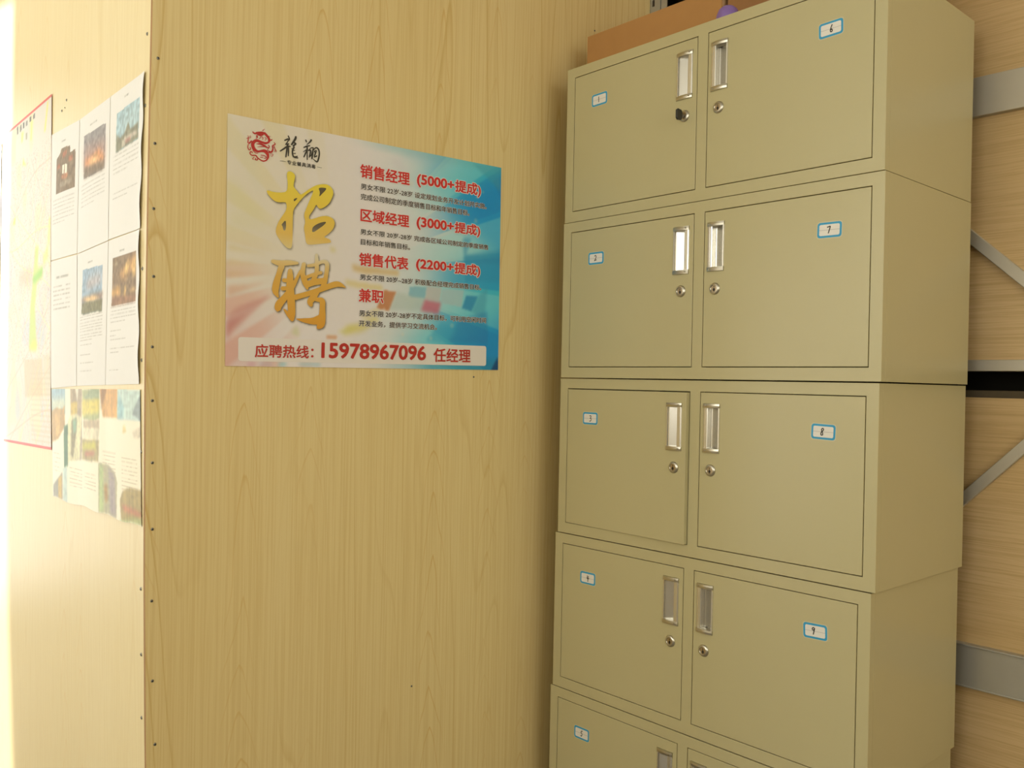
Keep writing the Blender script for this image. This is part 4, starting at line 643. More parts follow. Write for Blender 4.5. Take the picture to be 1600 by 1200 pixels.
wall_open('wall_rear', -3.35, 'y', -3.75, 0.6, [(-1.9, 0.1, 1.35, 2.6)], M_hidden)
wall_open('wall_far', 3.0, 'y', -3.75, 0.6, [(-2.48, -1.08, 0.02, 2.6)], M_hidden)

def window(name, c, w, h, axis, div):
    root = struct(empty(name, c))
    m_ = MB()
    fr = 0.04
    def put(a, b):
        if axis == 'x':
            m_.box((-0.03, a[0], a[1]), (0.03, b[0], b[1]))
        else:
            m_.box((a[0], -0.03, a[1]), (b[0], 0.03, b[1]))
    put((-w / 2, 0), (-w / 2 + fr, h)); put((w / 2 - fr, 0), (w / 2, h))
    put((-w / 2 + fr, 0), (w / 2 - fr, fr)); put((-w / 2 + fr, h - fr), (w / 2 - fr, h))
    for k_ in range(1, div):
        x = -w / 2 + w * k_ / div
        put((x - 0.02, fr), (x + 0.02, h - fr))
    m_.obj('window_frame', M_frame, root, 0.003)
    g = MB()
    if axis == 'x':
        g.box((-0.003, -w / 2 + fr, fr), (0.003, w / 2 - fr, h - fr))
    else:
        g.box((-w / 2 + fr, -0.003, fr), (w / 2 - fr, 0.003, h - fr))
    g.obj('pane', M_glass, root)
window('window_1', (-3.80, -0.6, 1.2), 3.2, 1.4, 'x', 3)
window('added_side_door', (-3.80, 2.1, 0.02), 1.3, 2.28, 'x', 2)  # unseen glazed door, added only to light the left wall
window('window_2', (-0.90, -3.30, 1.35), 2.0, 1.25, 'y', 2)
window('door_1', (-1.78, 3.05, 0.02), 1.40, 2.58, 'y', 1)

# ------------------------------------------------------------------ locker cabinets
LW, LD, LH = 0.84664, 0.40852, 0.3974
DY = ((0.0265, 0.4115), (0.4385, 0.8215))
DZ = (0.0265, 0.3725)            # door opening, from the bottom
HH = (0.2375, 0.347)             # handle
HY = ((0.3545, 0.3985), (0.4487, 0.4917))
LOCKP = ((0.3775, 0.1995), (0.4695, 0.1995))
G = 0.0017

def locker_body():
    m_ = MB()
    slab_holes(m_, 0.0, 0.018, [-LW, -DY[1][1], -DY[1][0], -DY[0][1], -DY[0][0], 0.0], [0.0, DZ[0], DZ[1], LH], {(1, 1), (3, 1)}, 0)
    t_ = 0.0012
    m_.box((0.018, -LW, 0), (LD, -LW + t_, LH)); m_.box((0.018, -t_, 0), (LD, 0, LH))
    m_.box((0.018, -LW + t_, 0), (LD, -t_, t_)); m_.box((0.018, -LW + t_, LH - t_), (LD, -t_, LH))
    m_.box((LD - t_, -LW + t_, t_), (LD, -t_, LH - t_), 1)
    m_.box((0.018, -0.431, t_), (LD - t_, -0.419, LH - t_), 1)
    return m_

def door_mesh(k):
    """k=0 left leaf, 1 right leaf, in the locker's own coordinates minus the hinge point"""
    m_ = MB()
    y0, y1 = DY[k][0] + G, DY[k][1] - G
    z0, z1 = DZ[0] + G, DZ[1] - G
    hy = HY[k]
    slab_holes(m_, 0.0, 0.016, [-y1, -hy[1] + 0.0012, -hy[0] - 0.0012, -y0], [z0, HH[0] + 0.0012, HH[1] - 0.0012, z1], {(1, 1)}, 0)
    return m_

def handle_mesh(k):
    """aluminium cup pull: wide lip on the opening edge, scooped recess beside it, plated end caps"""
    prof = [(0, 0.0), (0.0006, 0.0016), (0.003, 0.0028), (0.0064, 0.0030), (0.0068, 0.0022), (0.0100, 0.0024), (0.0122, 0.0016), (0.0125, 0.0), (0.0123, -0.008),
            (0.0126, -0.0128), (0.0145, -0.0136), (0.0180, -0.0126), (0.0250, -0.0092), (0.0320, -0.0056), (0.0372, -0.0028), (0.0386, -0.0014), (0.0390, 0.0), (0.0393, 0.0018), (0.0400, 0.0024), (0.0424, 0.0022), (0.043, 0.0)]
    m_ = MB()
    hy = HY[k]
    sc = (hy[1] - hy[0]) / 0.043
    def Y(w):
        return -(hy[1] - w * sc) if k == 0 else -(hy[0] + w * sc)
    zc = (HH[0] + 0.0085, HH[1] - 0.0085)
    V = [(-d, Y(w), zz) for zz in (HH[0] + 0.002, HH[1] - 0.002) for w, d in prof]
    n_ = len(prof)
    F = [(i, i + 1, n_ + i + 1, n_ + i) for i in range(n_ - 1)]
    if k == 1:
        F = [f[::-1] for f in F]
    m_.add(V, F, 0)
    for zz, flip in ((HH[0], 1), (HH[1], -1)):
        a, b = (zz, zz + 0.0105) if flip == 1 else (zz - 0.0105, zz)
        ww = np.linspace(0, 0.043, 13)
        Vc, Fc = [], []
        for w in ww:
            d = 0.0018 + 0.0036 * math.sin(math.pi * min(1, max(0, (w + 0.002) / 0.047))) ** 0.8
            z_in = b if flip == 1 else a
            Vc += [(0.0, Y(w), a), (-d, Y(w), a + 0.0008), (-d - 0.0006, Y(w), (a + b) / 2), (-d, Y(w), b - 0.0008), (0.0, Y(w), b), (0.010, Y(w), b), (0.010, Y(w), a)]
        for i in range(12):
            for j in range(7):
                p, q = i * 7 + j, i * 7 + (j + 1) % 7
                f = (p, q, q + 7, p + 7)
                Fc.append(f[::-1] if k == 0 else f)
        Fc += [tuple(range(7)) if k == 0 else tuple(range(7))[::-1], tuple(range(84, 91))[::-1] if k == 0 else tuple(range(84, 91))]
        m_.add(Vc, Fc, 1)
        # countersunk screw on the lip end of each cap
        ys = Y(0.0075)
        lathe(m_, [(0.0021, 0), (0.0019, 0.0007), (0.0008, 0.0008), (0.0007, 0.0002)], 10,
              lambda x, y, h: (-0.0053 - h, ys + x, (a + b) / 2 + y), 1, [1, 1, 2, 2])
    return m_

def lock_mesh(k):
    m_ = MB()
    y, z = -LOCKP[k][0], LOCKP[k][1]
    to = lambda a, b, h: (-h, y + a, z + b)
    lathe(m_, [(0.0133, 0.0), (0.0133, 0.0014), (0.0120, 0.0032), (0.0098, 0.0044), (0.0086, 0.0046), (0.0078, 0.0036), (0.0074, 0.0030), (0.0040, 0.0031)], 36, to, 0, [0, 0, 0, 0, 0, 0, 1, 1])
    # keyhole
    lathe(m_, [(0.0013, 0.0030), (0.0013, 0.0034)], 12, lambda a, b, h: (-h, y + a, z + 0.0042 + b), 2)
    m_.box((-0.0034, y - 0.0013, z - 0.0062), (-0.0028, y + 0.0013, z + 0.0018), 2)
    lathe(m_, [(0.0029, 0.0030), (0.0029, 0.00335)], 16, lambda a, b, h: (-h, y + a, z - 0.0022 + b), 2)
    return m_

DIG = {
    1: [[(0, .5), (0.02, -.5)]],
    2: [[(-.22, .32), (-.02, .5), (.2, .32), (.1, 0), (-.2, -.42)], [(-.28, -.46), (-.05, -.36), (.34, -.30)]],
    3: [[(-.2, .38), (.02, .5), (.2, .36), (.02, .06), (-.14, .03)], [(-.05, .05), (.2, -.02), (.2, -.3), (.02, -.48), (-.24, -.48)]],
    4: [[(-.16, .5), (-.2, .08), (-.34, .04)], [(.16, .42), (.04, .1), (-.02, -.6)], [(-.24, -.06), (.34, .0)]],
    5: [[(-.02, .44), (.1, .48), (.3, .44)], [(-.02, .44), (-.14, .12), (.06, .1), (.14, -.14), (.06, -.4), (-.1, -.46), (-.22, -.32)]],
    6: [[(.16, .56), (-.04, .18), (-.16, -.2), (-.08, -.44), (.1, -.44), (.16, -.24), (.02, -.08), (-.12, -.18)]],
    7: [[(-.3, .38), (-.06, .42), (.22, .48), (.12, .1), (-.08, -.5)]],
    8: [[(.24, .36), (.06, .5), (-.12, .34), (-.08, .12), (.0, .02), (.08, -.2), (.08, -.44), (-.16, -.46), (-.2, -.2), (-.06, .02), (.12, .18), (.24, .36)]],
    9: [[(.24, .42), (.02, .5), (-.16, .28), (-.02, .14), (.16, .22), (.26, .44), (.14, .0), (.0, -.5)]],
}
def strip(mb_, pts, w, to, mi):
    L, Rr = [], []
    for i, p in enumerate(pts):
        a, b = pts[max(i - 1, 0)], pts[min(i + 1, len(pts) - 1)]
        d = Vector((b[0] - a[0], b[1] - a[1])).normalized()
        nn = Vector((-d.y, d.x)) * w / 2
        L.append(to(p[0] + nn.x, p[1] + nn.y)); Rr.append(to(p[0] - nn.x, p[1] - nn.y))
    m_ = len(pts)
    mb_.add(L + Rr, [(i, m_ + i, m_ + i + 1, i + 1) for i in range(m_ - 1)], mi)

def rrect(w, h, r, n_=5):
    o_ = []
    for cx, cy, a0 in ((w / 2 - r, h / 2 - r, 0), (-w / 2 + r, h / 2 - r, 90), (-w / 2 + r, -h / 2 + r, 180), (w / 2 - r, -h / 2 + r, 270)):
        for i in range(n_ + 1):
            a = R(a0 + 90 * i / n_)
            o_.append((cx + r * math.cos(a), cy + r * math.sin(a)))
    return o_

def sticker_mesh(k, num, dy, dz, tilt, dx_d):
    """blue-bordered paper sticker with one hand-written digit"""
    m_ = MB()
    yc, zc = ((0.1142 + dy), 0.2985 + dz) if k == 0 else ((0.7352 + dy), 0.2985 + dz)
    ct, st_ = math.cos(tilt), math.sin(tilt)
    def lay(h):
        return lambda x, z: (-h, -(yc + x * ct + z * st_), zc + z * ct - x * st_)
    flip = lambda l: [(p[0], p[1]) for p in l]
    def fill(loop, h, mi):
        f = lay(h)
        pts = [f(*p) for p in loop][::-1]
        m_.add(pts, [tuple(range(len(pts)))], mi)
    fill(rrect(0.0545, 0.0335, 0.006), 0.0002, 1 if False else 3)
    fill(rrect(0.0512, 0.0302, 0.0055), 0.0004, 1)
    fill(rrect(0.0430, 0.0220, 0.0032), 0.0006, 0)
    strip(m_, [(-0.0215, 0.0), (0.0215, 0.0)][::-1], 0.0007, lay(0.0008), 4)
    for s_ in DIG[num]:
        c_ = []
        e = [s_[0]] + s_ + [s_[-1]]
        if len(s_) > 2:
            for i in range(1, len(e) - 2):
                for q in range(4):
                    t_ = q / 4
                    c_.append(tuple(.5 * (2 * e[i][j] + (e[i + 1][j] - e[i - 1][j]) * t_ + (2 * e[i - 1][j] - 5 * e[i][j] + 4 * e[i + 1][j] - e[i + 2][j]) * t_ ** 2
                                          + (-e[i - 1][j] + 3 * e[i][j] - 3 * e[i + 1][j] + e[i + 2][j]) * t_ ** 3) for j in (0, 1)))
            c_.append(s_[-1])
        else:
            c_ = s_
        strip(m_, [(dx_d + p[0] * 0.0130, p[1] * 0.0140) for p in c_][::-1], 0.0020, lay(0.0010), 2)
    return m_
M_backing = noisy('clear_tape_margin', (0.62, 0.585, 0.40), (0.60, 0.57, 0.385), (60, 60, 60), 0.25)
STICK_M = [M_sticker, M_blue, M_ink, M_backing, M_rule]

root = empty('locker_cabinet', (0, 0, 0))
body = locker_body().obj('body', [M_locker, M_lockin], root, 0.0011)
leaf = []
for k in (0, 1):
    d = door_mesh(k).obj('door', [M_locker], root, 0.0010)
    h = handle_mesh(k).obj('handle', [M_alu, M_chrome, M_hole], d)
    h['label'] = 'aluminium cup pull'
    l = lock_mesh(k).obj('lock', [M_chrome, M_brass, M_hole], d)
    l['label'] = 'round nickel lock'
    for f in h.data.polygons: f.use_smooth = False
    leaf.append(d)

UNITS = [  # x, y, turn, numbers, sticker nudges, label
    (0.0014, -0.0016, -0.0020, (1, 6), ((-0.0003, -0.0011, -.02, -.002), (-0.0033, -0.0009, -.02, .001)), 'beige steel locker cabinet with doors 1 and 6, topmost of the stack'),
    (-0.0047, -0.0051, 0.0004, (2, 7), ((0.0006, 0.0002, .0, -.0015), (0.0012, -0.0004, .02, -.001)), 'beige steel locker cabinet with doors 2 and 7, second from the top of the stack'),
    (0.0, 0.0, 0.0, (3, 8), ((-0.0047, 0.0006, .0, .001), (-0.0002, 0.0007, .03, -.002)), 'beige steel locker cabinet with doors 3 and 8, door 3 ajar, middle of the stack'),
    (0.0016, 0.0089, 0.0007, (4, 9), ((0.003, -0.0017, .0, .001), (-0.0009, 0.0028, -.04, -.004)), 'beige steel locker cabinet with doors 4 and 9, fourth from the top of the stack'),
    (0.0028, 0.0169, -0.0018, (5, None), ((0.0, 0.0045, .0, .0), None), 'beige steel locker cabinet with door 5, lowest of the stack'),
]
units = []
for i, (x, y, a, nums, nud, lab) in enumerate(UNITS):
    if i == 0:
        r_, doors = root, leaf
    else:
        r_ = root.copy(); COL.objects.link(r_)
        doors = []
        b_ = body.copy(); COL.objects.link(b_); b_.parent = r_
        for d in leaf:
            c = d.copy(); COL.objects.link(c); c.parent = r_
            for g in d.children:
                if g.name.startswith('number_sticker'):
                    continue
                e_ = g.copy(); COL.objects.link(e_); e_.parent = c
            doors.append(c)
    r_.location = (x, y, 2.0 - 0.4 * (i + 1))
    r_.rotation_euler = (0, 0, a)
    tag(r_, lab, 'locker', 'stacked steel lockers')
    units.append((r_, doors))
for i, (x, y, a, nums, nud, lab) in enumerate(UNITS):
    for k in (0, 1):
        if nums[k] is None:
            continue
        dy, dz, tl, dxd = nud[k]
        s_ = sticker_mesh(k, nums[k], dy, dz, tl, dxd).obj('number_sticker', STICK_M, units[i][1][k])
        s_['label'] = 'white sticker with blue border and handwritten %d' % nums[k]
# door 3 stands a finger's width ajar on its left hinge
d3 = units[2][1][0]
ang = R(-1.75)
d3.rotation_euler = (0, 0, ang)
hx, hy_ = 0.001, -DY[0][0] - G
d3.location = (hx - (hx * math.cos(ang) - hy_ * math.sin(ang)), hy_ - (hx * math.sin(ang) + hy_ * math.cos(ang)), -0.0006)

# key left in the lock of door 1
key = empty('key', (0.0014 - 0.004, -0.0016 - LOCKP[0][0], 1.6 + LOCKP[0][1] - 0.001))
m_ = MB()
hp = [(-0.006, -0.0055), (-0.0105, -0.0112), (-0.0225, -0.0125), (-0.0270, -0.0085), (-0.0270, 0.0095), (-0.0225, 0.0130), (-0.0105, 0.0118), (-0.006, 0.0055)]
V = [(p[0], -0.0024, p[1]) for p in hp] + [(p[0], 0.0024, p[1]) for p in hp]
m_.add(V, [tuple(range(8))[::-1] if False else tuple(range(8)), tuple(range(8, 16))[::-1]] + [(i, i + 8, (i + 1) % 8 + 8, (i + 1) % 8) for i in range(8)])
kh = m_.obj('key_head', M_plastic, key, 0.001)
m_ = MB()
m_.box((-0.012, -0.0010, -0.0036), (0.0005, 0.0010, 0.0036))
kb = m_.obj('key_blade', M_chrome, key, 0.0004)
kb['label'] = 'metal key blade'
tag(key, 'black-headed key standing in the lock of door 1', 'key')

# ------------------------------------------------------------------ on top of the lockers
def carton(name, x0, x1, y0, y1, z1, mat, lab):
    root_ = empty(name, ((x0 + x1) / 2, (y0 + y1) / 2, 1.9974))
    hx_, hy2, hh = (x1 - x0) / 2, (y1 - y0) / 2, z1 - 1.9974
    t_ = 0.004
    m_ = MB()
    m_.box((-hx_, -hy2, 0), (-hx_ + t_, hy2, hh)); m_.box((hx_ - t_, -hy2, 0), (hx_, hy2, hh))
    m_.box((-hx_ + t_, -hy2, 0), (hx_ - t_, -hy2 + t_, hh), 1); m_.box((-hx_ + t_, hy2 - t_, 0), (hx_ - t_, hy2, hh))
    m_.box((-hx_ + t_, -hy2 + t_, 0), (hx_ - t_, hy2 - t_, t_))
    m_.obj('carton_body', [mat, M_cardedge], root_, 0.0008)
    f_ = MB()
    f_.box((-hx_ + t_, -hy2 + t_, hh - 0.012), (-0.001, hy2 - t_, hh - 0.008))
    f_.obj('flap', mat, root_)
    f_ = MB()
    f_.box((0.001, -hy2 + t_, hh - 0.012), (hx_ - t_, hy2 - t_, hh - 0.008))
    f_.obj('flap', mat, root_)
    tag(root_, lab, 'cardboard box', 'cardboard boxes on top of the lockers')
    return root_
carton('cardboard_box', 0.085, 0.36, -0.414, 0.010, 2.111, M_card, 'long orange-brown cardboard box on top of the lockers beside the wooden wall')
carton('cardboard_box', 0.095, 0.36, -0.80, -0.424, 2.125, M_card2, 'darker brown cardboard box on top of the lockers behind the purple knob')
m_ = MB()
lathe(m_, [(0.0245, 0), (0.0262, 0.006), (0.0250, 0.016), (0.0205, 0.027), (0.0135, 0.0335), (0.006, 0.036), (0.001, 0.0365)], 28, lambda x, y, h: (x, y, h))
pk = m_.obj('purple_cap', M_purple, None, smooth=True)
pk.location = (0.035, -0.467, 1.9974)
tag(pk, 'small domed purple plastic cap on top of the lockers in front of the boxes', 'cap')

# ------------------------------------------------------------------ recruitment poster
CX, CZ, PY = -0.506, 1.4663, 0.0885
poster = empty('recruitment_poster', (CX, PY, CZ))
tag(poster, 'colourful recruitment poster with gold characters and red headings on the wooden wall', 'poster')
K = 1e-4
def on_poster(h):
    return lambda a, b: (a * K, -h, b * K)
PC = [np.array(p, float) for p in CORNERS]     # tl, tr, br, bl
nu, nv = 351, 250
uu, vv = np.meshgrid(np.linspace(0, 1, nu), np.linspace(0, 1, nv))
top = PC[0][None, None] * (1 - uu[..., None]) + PC[1][None, None] * uu[..., None]
bot = PC[3][None, None] * (1 - uu[..., None]) + PC[2][None, None] * uu[..., None]
pt = bot * (1 - vv[..., None]) + top * vv[..., None]
PX, PYY = pt[..., 0], pt[..., 1]
ss = lambda x, a, b: np.clip((x - a) / (b - a), 0, 1) ** 2 * (3 - 2 * np.clip((x - a) / (b - a), 0, 1))
img = np.zeros((nv, nu, 3)) + np.array((240, 236, 238.))
def over(c, a):
    img[:] = img * (1 - a[..., None]) + np.array(c, float) * a[..., None]
sx, sy = uu, vv
ang_ = np.arctan2(sy - 0.42, (sx - 0.36) * 1.4)
rad = np.hypot(sy - 0.42, (sx - 0.36) * 1.4)
over((232, 224, 190), 0.5 * ss(sx, 0.5, 0.05) * ss(sy, 0.1, 0.5))
rays = 0.5 + 0.5 * np.sin(ang_ * 22)
over((232, 222, 172), 0.42 * ss(rays, 0.35, 0.8) * ss(rad, 0.22, 0.5) * ss(sx, 0.42, 0.1) * ss(sy, 0.3, 0.5))
over((226, 150, 125), 0.40 * ss(rays, 0.3, 0.8) * ss(rad, 0.25, 0.45) * ss(sx, 0.34, 0.03) * ss(sy, 0.55, 0.25))
over((222, 160, 150), 0.35 * ss(sx, 0.22, 0.0) * ss(sy, 0.34, 0.05))
wave = 0.10 * np.sin(sy * 7.0 + 0.6) + 0.05 * np.sin(sy * 17)
cy = ss(sx + wave * 0.5, 0.42, 0.97)
over((130, 218, 232), cy * 0.75 * (0.65 + 0.35 * ss(sy, 1.0, 0.6)))
over((50, 198, 232), ss(sx + wave, 0.66, 0.98) * 0.85)
over((20, 158, 232), ss(sx - 0.25 * (sy - 0.5) * 0 + 0.14 * np.sin(sy * 9 + 1), 0.86, 1.06) * 0.85)
facet = np.sin(ang_ * 15 + 0.7)
over((14, 142, 222), 0.42 * ss(facet, 0.1, 0.3) * ss(sx, 0.62, 0.85))
over((170, 236, 242), 0.36 * ss(facet, -0.1, -0.3) * ss(sx, 0.55, 0.8))
over((110, 195, 200), 0.35 * ss(sy, 0.95, 1.0) * ss(sx, 0.35, 0.6))
over((40, 140, 180), 0.6 * ss(sy, 0.085, 0.02) * ss(sx, 0.45, 0.9))
paint(img, PX, PYY, [(p, (c[0], min(255, c[1] * 1.05), min(255, c[2] * 1.22)), a, s_) for p, c, a, s_ in PQ], 1.2)
for _ in range(14):                       # scattered light dots of the print
    cx_, cy_, rr = rng.uniform(0.25, 0.98), rng.choice([rng.uniform(0.72, 0.95), rng.uniform(0.1, 0.3)]), rng.uniform(0.006, 0.016)
    over((236, 226, 212), 0.30 * ss(np.hypot((sx - cx_) * 1.4, sy - cy_), rr * 1.3, rr * 0.2))
# printed drop shadow of the gold characters
sh = np.zeros(uu.shape)
for l in [ZHAO[0]] + PIN:
    sh = np.maximum(sh, inside([(p[0] + 20, p[1] - 19) for p in l], PX, PYY).astype(float))
sh = blur(sh, 1.0)
lo = ss(PYY * 1.0, -560., -250.) if False else 1.0
fade = 1 - 0.9 * np.exp(-((PYY - 120.) / 230.) ** 2)
over((74, 66, 44), sh * 0.84 * fade)
grid = np.zeros((nv, nu, 3))
grid[..., 0], grid[..., 2] = PX * K, PYY * K
# the lower edge and the left corners lift a few tenths of a millimetre off the board
grid[..., 1] = -0.0002
sheet = printed_sheet('sheet', grid, img, M_poster, poster, 0.0)

def flat(name, loops_list, mats, h, parent=poster):
    m_ = MB()
    for i_, loops in enumerate(loops_list):      # overlapping brush strokes lie one above the other
        poly_fill(m_, loops, on_poster(h + i_ * 1.5e-5), 0)
    return m_.obj(name, mats, parent)
def rounded(c4, r):
    o_ = []
    for i in range(4):
        p, q, n_ = Vector(c4[i - 1]), Vector(c4[i]), Vector(c4[(i + 1) % 4])
        a, b = q + (p - q).normalized() * r, q + (n_ - q).normalized() * r
        for k_ in range(6):
            t_ = k_ / 5
            o_.append(tuple((a * (1 - t_) ** 2 + q * 2 * t_ * (1 - t_) + b * t_ * t_)))
    return o_
flat('hotline_panel', [[rounded(PANEL, 70)]], M_panel, 0.0005)
gz = gold_mat('gold_ink_upper', -0.0344, 0.1333, [(0.0, (232, 226, 208)), (0.16, (232, 214, 150)), (0.34, (236, 200, 105)), (0.6, (238, 206, 84)), (1.0, (242, 222, 76))])
gp = gold_mat('gold_ink_lower', -0.185, -0.0208, [(0.0, (226, 160, 48)), (0.45, (228, 176, 72)), (0.72, (228, 180, 80)), (0.9, (232, 206, 140)), (1.0, (232, 222, 190))])
def soften(l):
    return [tuple(a_ * (1 - t_) + c_ * t_ for a_, c_ in zip(l[i_], l[(i_ + 1) % len(l)])) for i_ in range(len(l)) for t_ in (0.25, 0.75)]
o = flat('title_character', [[soften(soften(l)) for l in ZHAO]], gz, 0.0010)
o['label'] = 'yellow-gold brush character'
o = flat('title_character', [[l] for l in PIN], gp, 0.0010)
o['label'] = 'orange-gold brush character'
o = flat('company_characters', [[l] for l in LONG], M_brush, 0.0010)
o = flat('dragon_emblem', [[l] for l in DRAGON], M_emb, 0.0010)
o['label'] = 'round red dragon emblem'

fc = bpy.data.curves.new('lettering', 'FONT')
fo = bpy.data.objects.new('lettering_source', fc)
COL.objects.link(fo)
def text_mesh(s):
    fc.body = s
    fc.size = 1.0
    fc.resolution_u = 3 if len(s) < 13 else 2
    fc.fill_mode = 'FRONT'
    dg = bpy.context.evaluated_depsgraph_get()
    dg.update()
    ev = fo.evaluated_get(dg)
    me = bpy.data.meshes.new_from_object(ev)
    V = np.array([v.co[:2] for v in me.vertices])
    F = [tuple(p.vertices) for p in me.polygons]
    bpy.data.meshes.remove(me)
    return V, F
def put_text(m_, V, F, box, h, mi, spread=0.0, n_=1):
    """prints the line n_ times in a small ring, which thickens the strokes"""
    x0, x1, y0, y1, a0, b0, L, hh, sl = box
    for i_ in range(n_):
        t_ = 2 * math.pi * i_ / n_ + 0.4
        dx_, dy_ = (spread * math.cos(t_), spread * math.sin(t_)) if n_ > 1 else (0.0, 0.0)
        A = a0 + (V[:, 0] + dx_ - x0) / (x1 - x0) * L
        B = b0 + (V[:, 1] + dy_ - y0) / (y1 - y0) * hh + (A - a0) * sl
        m_.add([(a * K, -h - i_ * 1e-5, b * K) for a, b in zip(A, B)], F, mi)
STYLE = {'d': ('heading', 0.034, 6, 0.085, M_red), 'h': ('heading', 0.026, 5, 0.085, M_red), 'b': ('body_text', 0.014, 3, 0.060, M_textk), 'p': ('hotline_text', 0.030, 6, 0.0, M_hot), 'k': ('tagline', 0.014, 3, 0.0, M_textk)}
for s, a0, b0, a1, b1, hh, kind in TEXTS:
    nm, bold, nb, halo, mat = STYLE[kind]
    if kind == 'p' and not s.isdigit():
        bold = 0.020
    sl = np.interp((b0 + b1) / 2, [-2550, 2570], [0.0133, 0.028])
    bm = (b0 + b1) / 2 - sl * (a1 - a0) / 2
    V, F = text_mesh(s)
    box = (V[:, 0].min(), V[:, 0].max(), V[:, 1].min(), V[:, 1].max(), a0, bm, a1 - a0, hh, sl)
    m_ = MB()
    put_text(m_, V, F, box, 0.0014, 0, bold, nb)
    if halo:
        put_text(m_, V, F, box, 0.0009, 1, halo, 8)
    m_.obj(nm, [mat, M_halo], poster)
bpy.data.objects.remove(fo)

# ------------------------------------------------------------------ papers on the left wall
def wall_sheet(name, tl, tr, br, bl, w, h, painter, mat, lab, cat, group=None, gap=0.0012, curl=None):
    """tl.. are (y, z); the sheet hangs on the left wall, seen from the room its left is the larger y"""
    u_, v_ = np.meshgrid(np.linspace(0, 1, w), np.linspace(0, 1, h))
    c = [np.array(q, float) for q in (tl, tr, br, bl)]
    p = (c[3] * (1 - u_[..., None]) + c[2] * u_[..., None]) * (1 - v_[..., None]) + (c[0] * (1 - u_[..., None]) + c[1] * u_[..., None]) * v_[..., None]
    im = np.zeros((h, w, 3))
    painter(im, u_, v_, p[..., 0] * 1e4, p[..., 1] * 1e4)
    yc, zc = (tl[0] + tr[0] + br[0] + bl[0]) / 4, min(bl[1], br[1])
    xw = np.interp(p[..., 1], ZL, [xe(z_) for z_ in ZL]) + 0.0015 - gap
    if curl is not None:
        xw = xw - curl(u_, v_)
    x0 = float(xw.mean())
    g = np.stack([xw - x0, p[..., 0] - yc, p[..., 1] - zc], -1)
    o_ = printed_sheet(name, g, im, mat, None, 0.0)
    o_.location = (x0, yc, zc)
    tag(o_, lab, cat, group)
    return o_

PAPER = np.array((233, 231, 226.))
def text_lines(im, u_, v_, rows, dens=0.6, col=(165, 160, 150), amt=0.5):
    for v0, u0, u1, th in rows:
        m = ss(np.abs(v_ - v0), th, th * 0.4) * (u_ > u0) * (u_ < u1)
        dash = smooth_noise(*u_.shape, 3, 60)
        m = m * (0.35 + 0.65 * (dash > 0.42))
        im[:] = im * (1 - (m * amt)[..., None]) + np.array(col, float) * (m * amt)[..., None]
def ink_depth(polys, k):  # small k mixes a glare haze into the inks, large k deepens them
    return [(p, tuple(max(20, 255 - (255 - c_) * k) for c_ in c), a, s_) for p, c, a, s_ in polys]
def page(polys, rows, tint=(0, 0, 0), title=None):
    def f(im, u_, v_, Y, Z):
        im[:] = PAPER
        if title:
            text_lines(im, u_, v_, [title], col=(150, 148, 138), amt=0.6)
        if polys:
            before = im.copy()
            paint(im, Y, Z, ink_depth(polys, 0.88), 1.0)  # veiling glare painted into the picture inks
            nz = smooth_noise(*u_.shape, 40, 40)
            k_ = (np.abs(im - before).sum(-1) > 60)[..., None]
            im[:] = np.where(k_, im * (0.88 + 0.24 * nz[..., None]), im)
        text_lines(im, u_, v_, rows)
    return f
para = lambda v0, n_, dv, u0=.12, u1=.88: [(v0 - dv * i, u0, u1 if i < n_ - 1 else u0 + .45, .005) for i in range(n_)]
cu1 = lambda u_, v_: 0.002 * np.sin(u_ * math.pi) * np.sin(v_ * math.pi)
cuR = lambda u_, v_: 0.004 * np.clip((u_ - .8) / .2, 0, 1) ** 2 * (0.4 + .6 * np.sin(v_ * 9) ** 2)
PG = 'printed sheets pinned to the left wall'
A4 = [
 ((0.7628, 1.7703), (0.5347, 1.7609), (0.5347, 1.4579), (0.7565, 1.4600), page(P1, para(.46, 7, .03), title=(.905, .40, .56, .008)), 'printed sheet with photo of a red gateway, upper row on the left wall', cu1),
 ((0.5326, 1.7609), (0.3248, 1.7651), (0.3207, 1.4646), (0.5326, 1.4568), page(P2, para(.48, 6, .03), title=(.90, .36, .60, .008)), 'printed sheet with photo of a dusk skyline, upper row on the left wall', cu1),
 ((0.3228, 1.7651), (0.1212, 1.7693), (0.1296, 1.4678), (0.3186, 1.4657), page(P3, para(.56, 5, .03) + para(.3, 2, .03), title=(.93, .42, .56, .008)), 'printed sheet with photo of a hall under blue sky, upper row on the left wall', cuR),
 ((0.7555, 1.4579), (0.5347, 1.4547), (0.5253, 1.1569), (0.7336, 1.1475), page([], [(.79 - .035 * i, .14, .5 + .08 * (i % 3), .008) for i in range(6)] + [(.79 - .035 * i, .62, .78, .008) for i in range(6)], title=(.86, .24, .72, .012)), 'printed sheet with a typed two-column list and no photo, lower row on the left wall', cu1),
 ((0.5316, 1.4553), (0.3196, 1.4631), (0.3264, 1.1621), (0.5232, 1.1569), page(P4, para(.51, 9, .022) + [(.30, .12, .55, .005), (.23, .12, .5, .005), (.17, .12, .6, .005), (.11, .12, .55, .005)], title=(.905, .36, .52, .008)), 'printed sheet with photo of blue sky over lit buildings, lower row on the left wall', cu1),
 ((0.3176, 1.4631), (0.1317, 1.4662), (0.1233, 1.1673), (0.3248, 1.1621), page(P5, para(.53, 5, .025) + [(.37, .12, .45, .006), (.335, .12, .3, .006), (.31, .12, .6, .006), (.25, .12, .85, .004), (.22, .12, .4, .004), (.1, .12, .4, .005)], title=(.905, .36, .52, .008)), 'printed sheet with photo of golden night lights, lower row on the left wall', cuR),
]
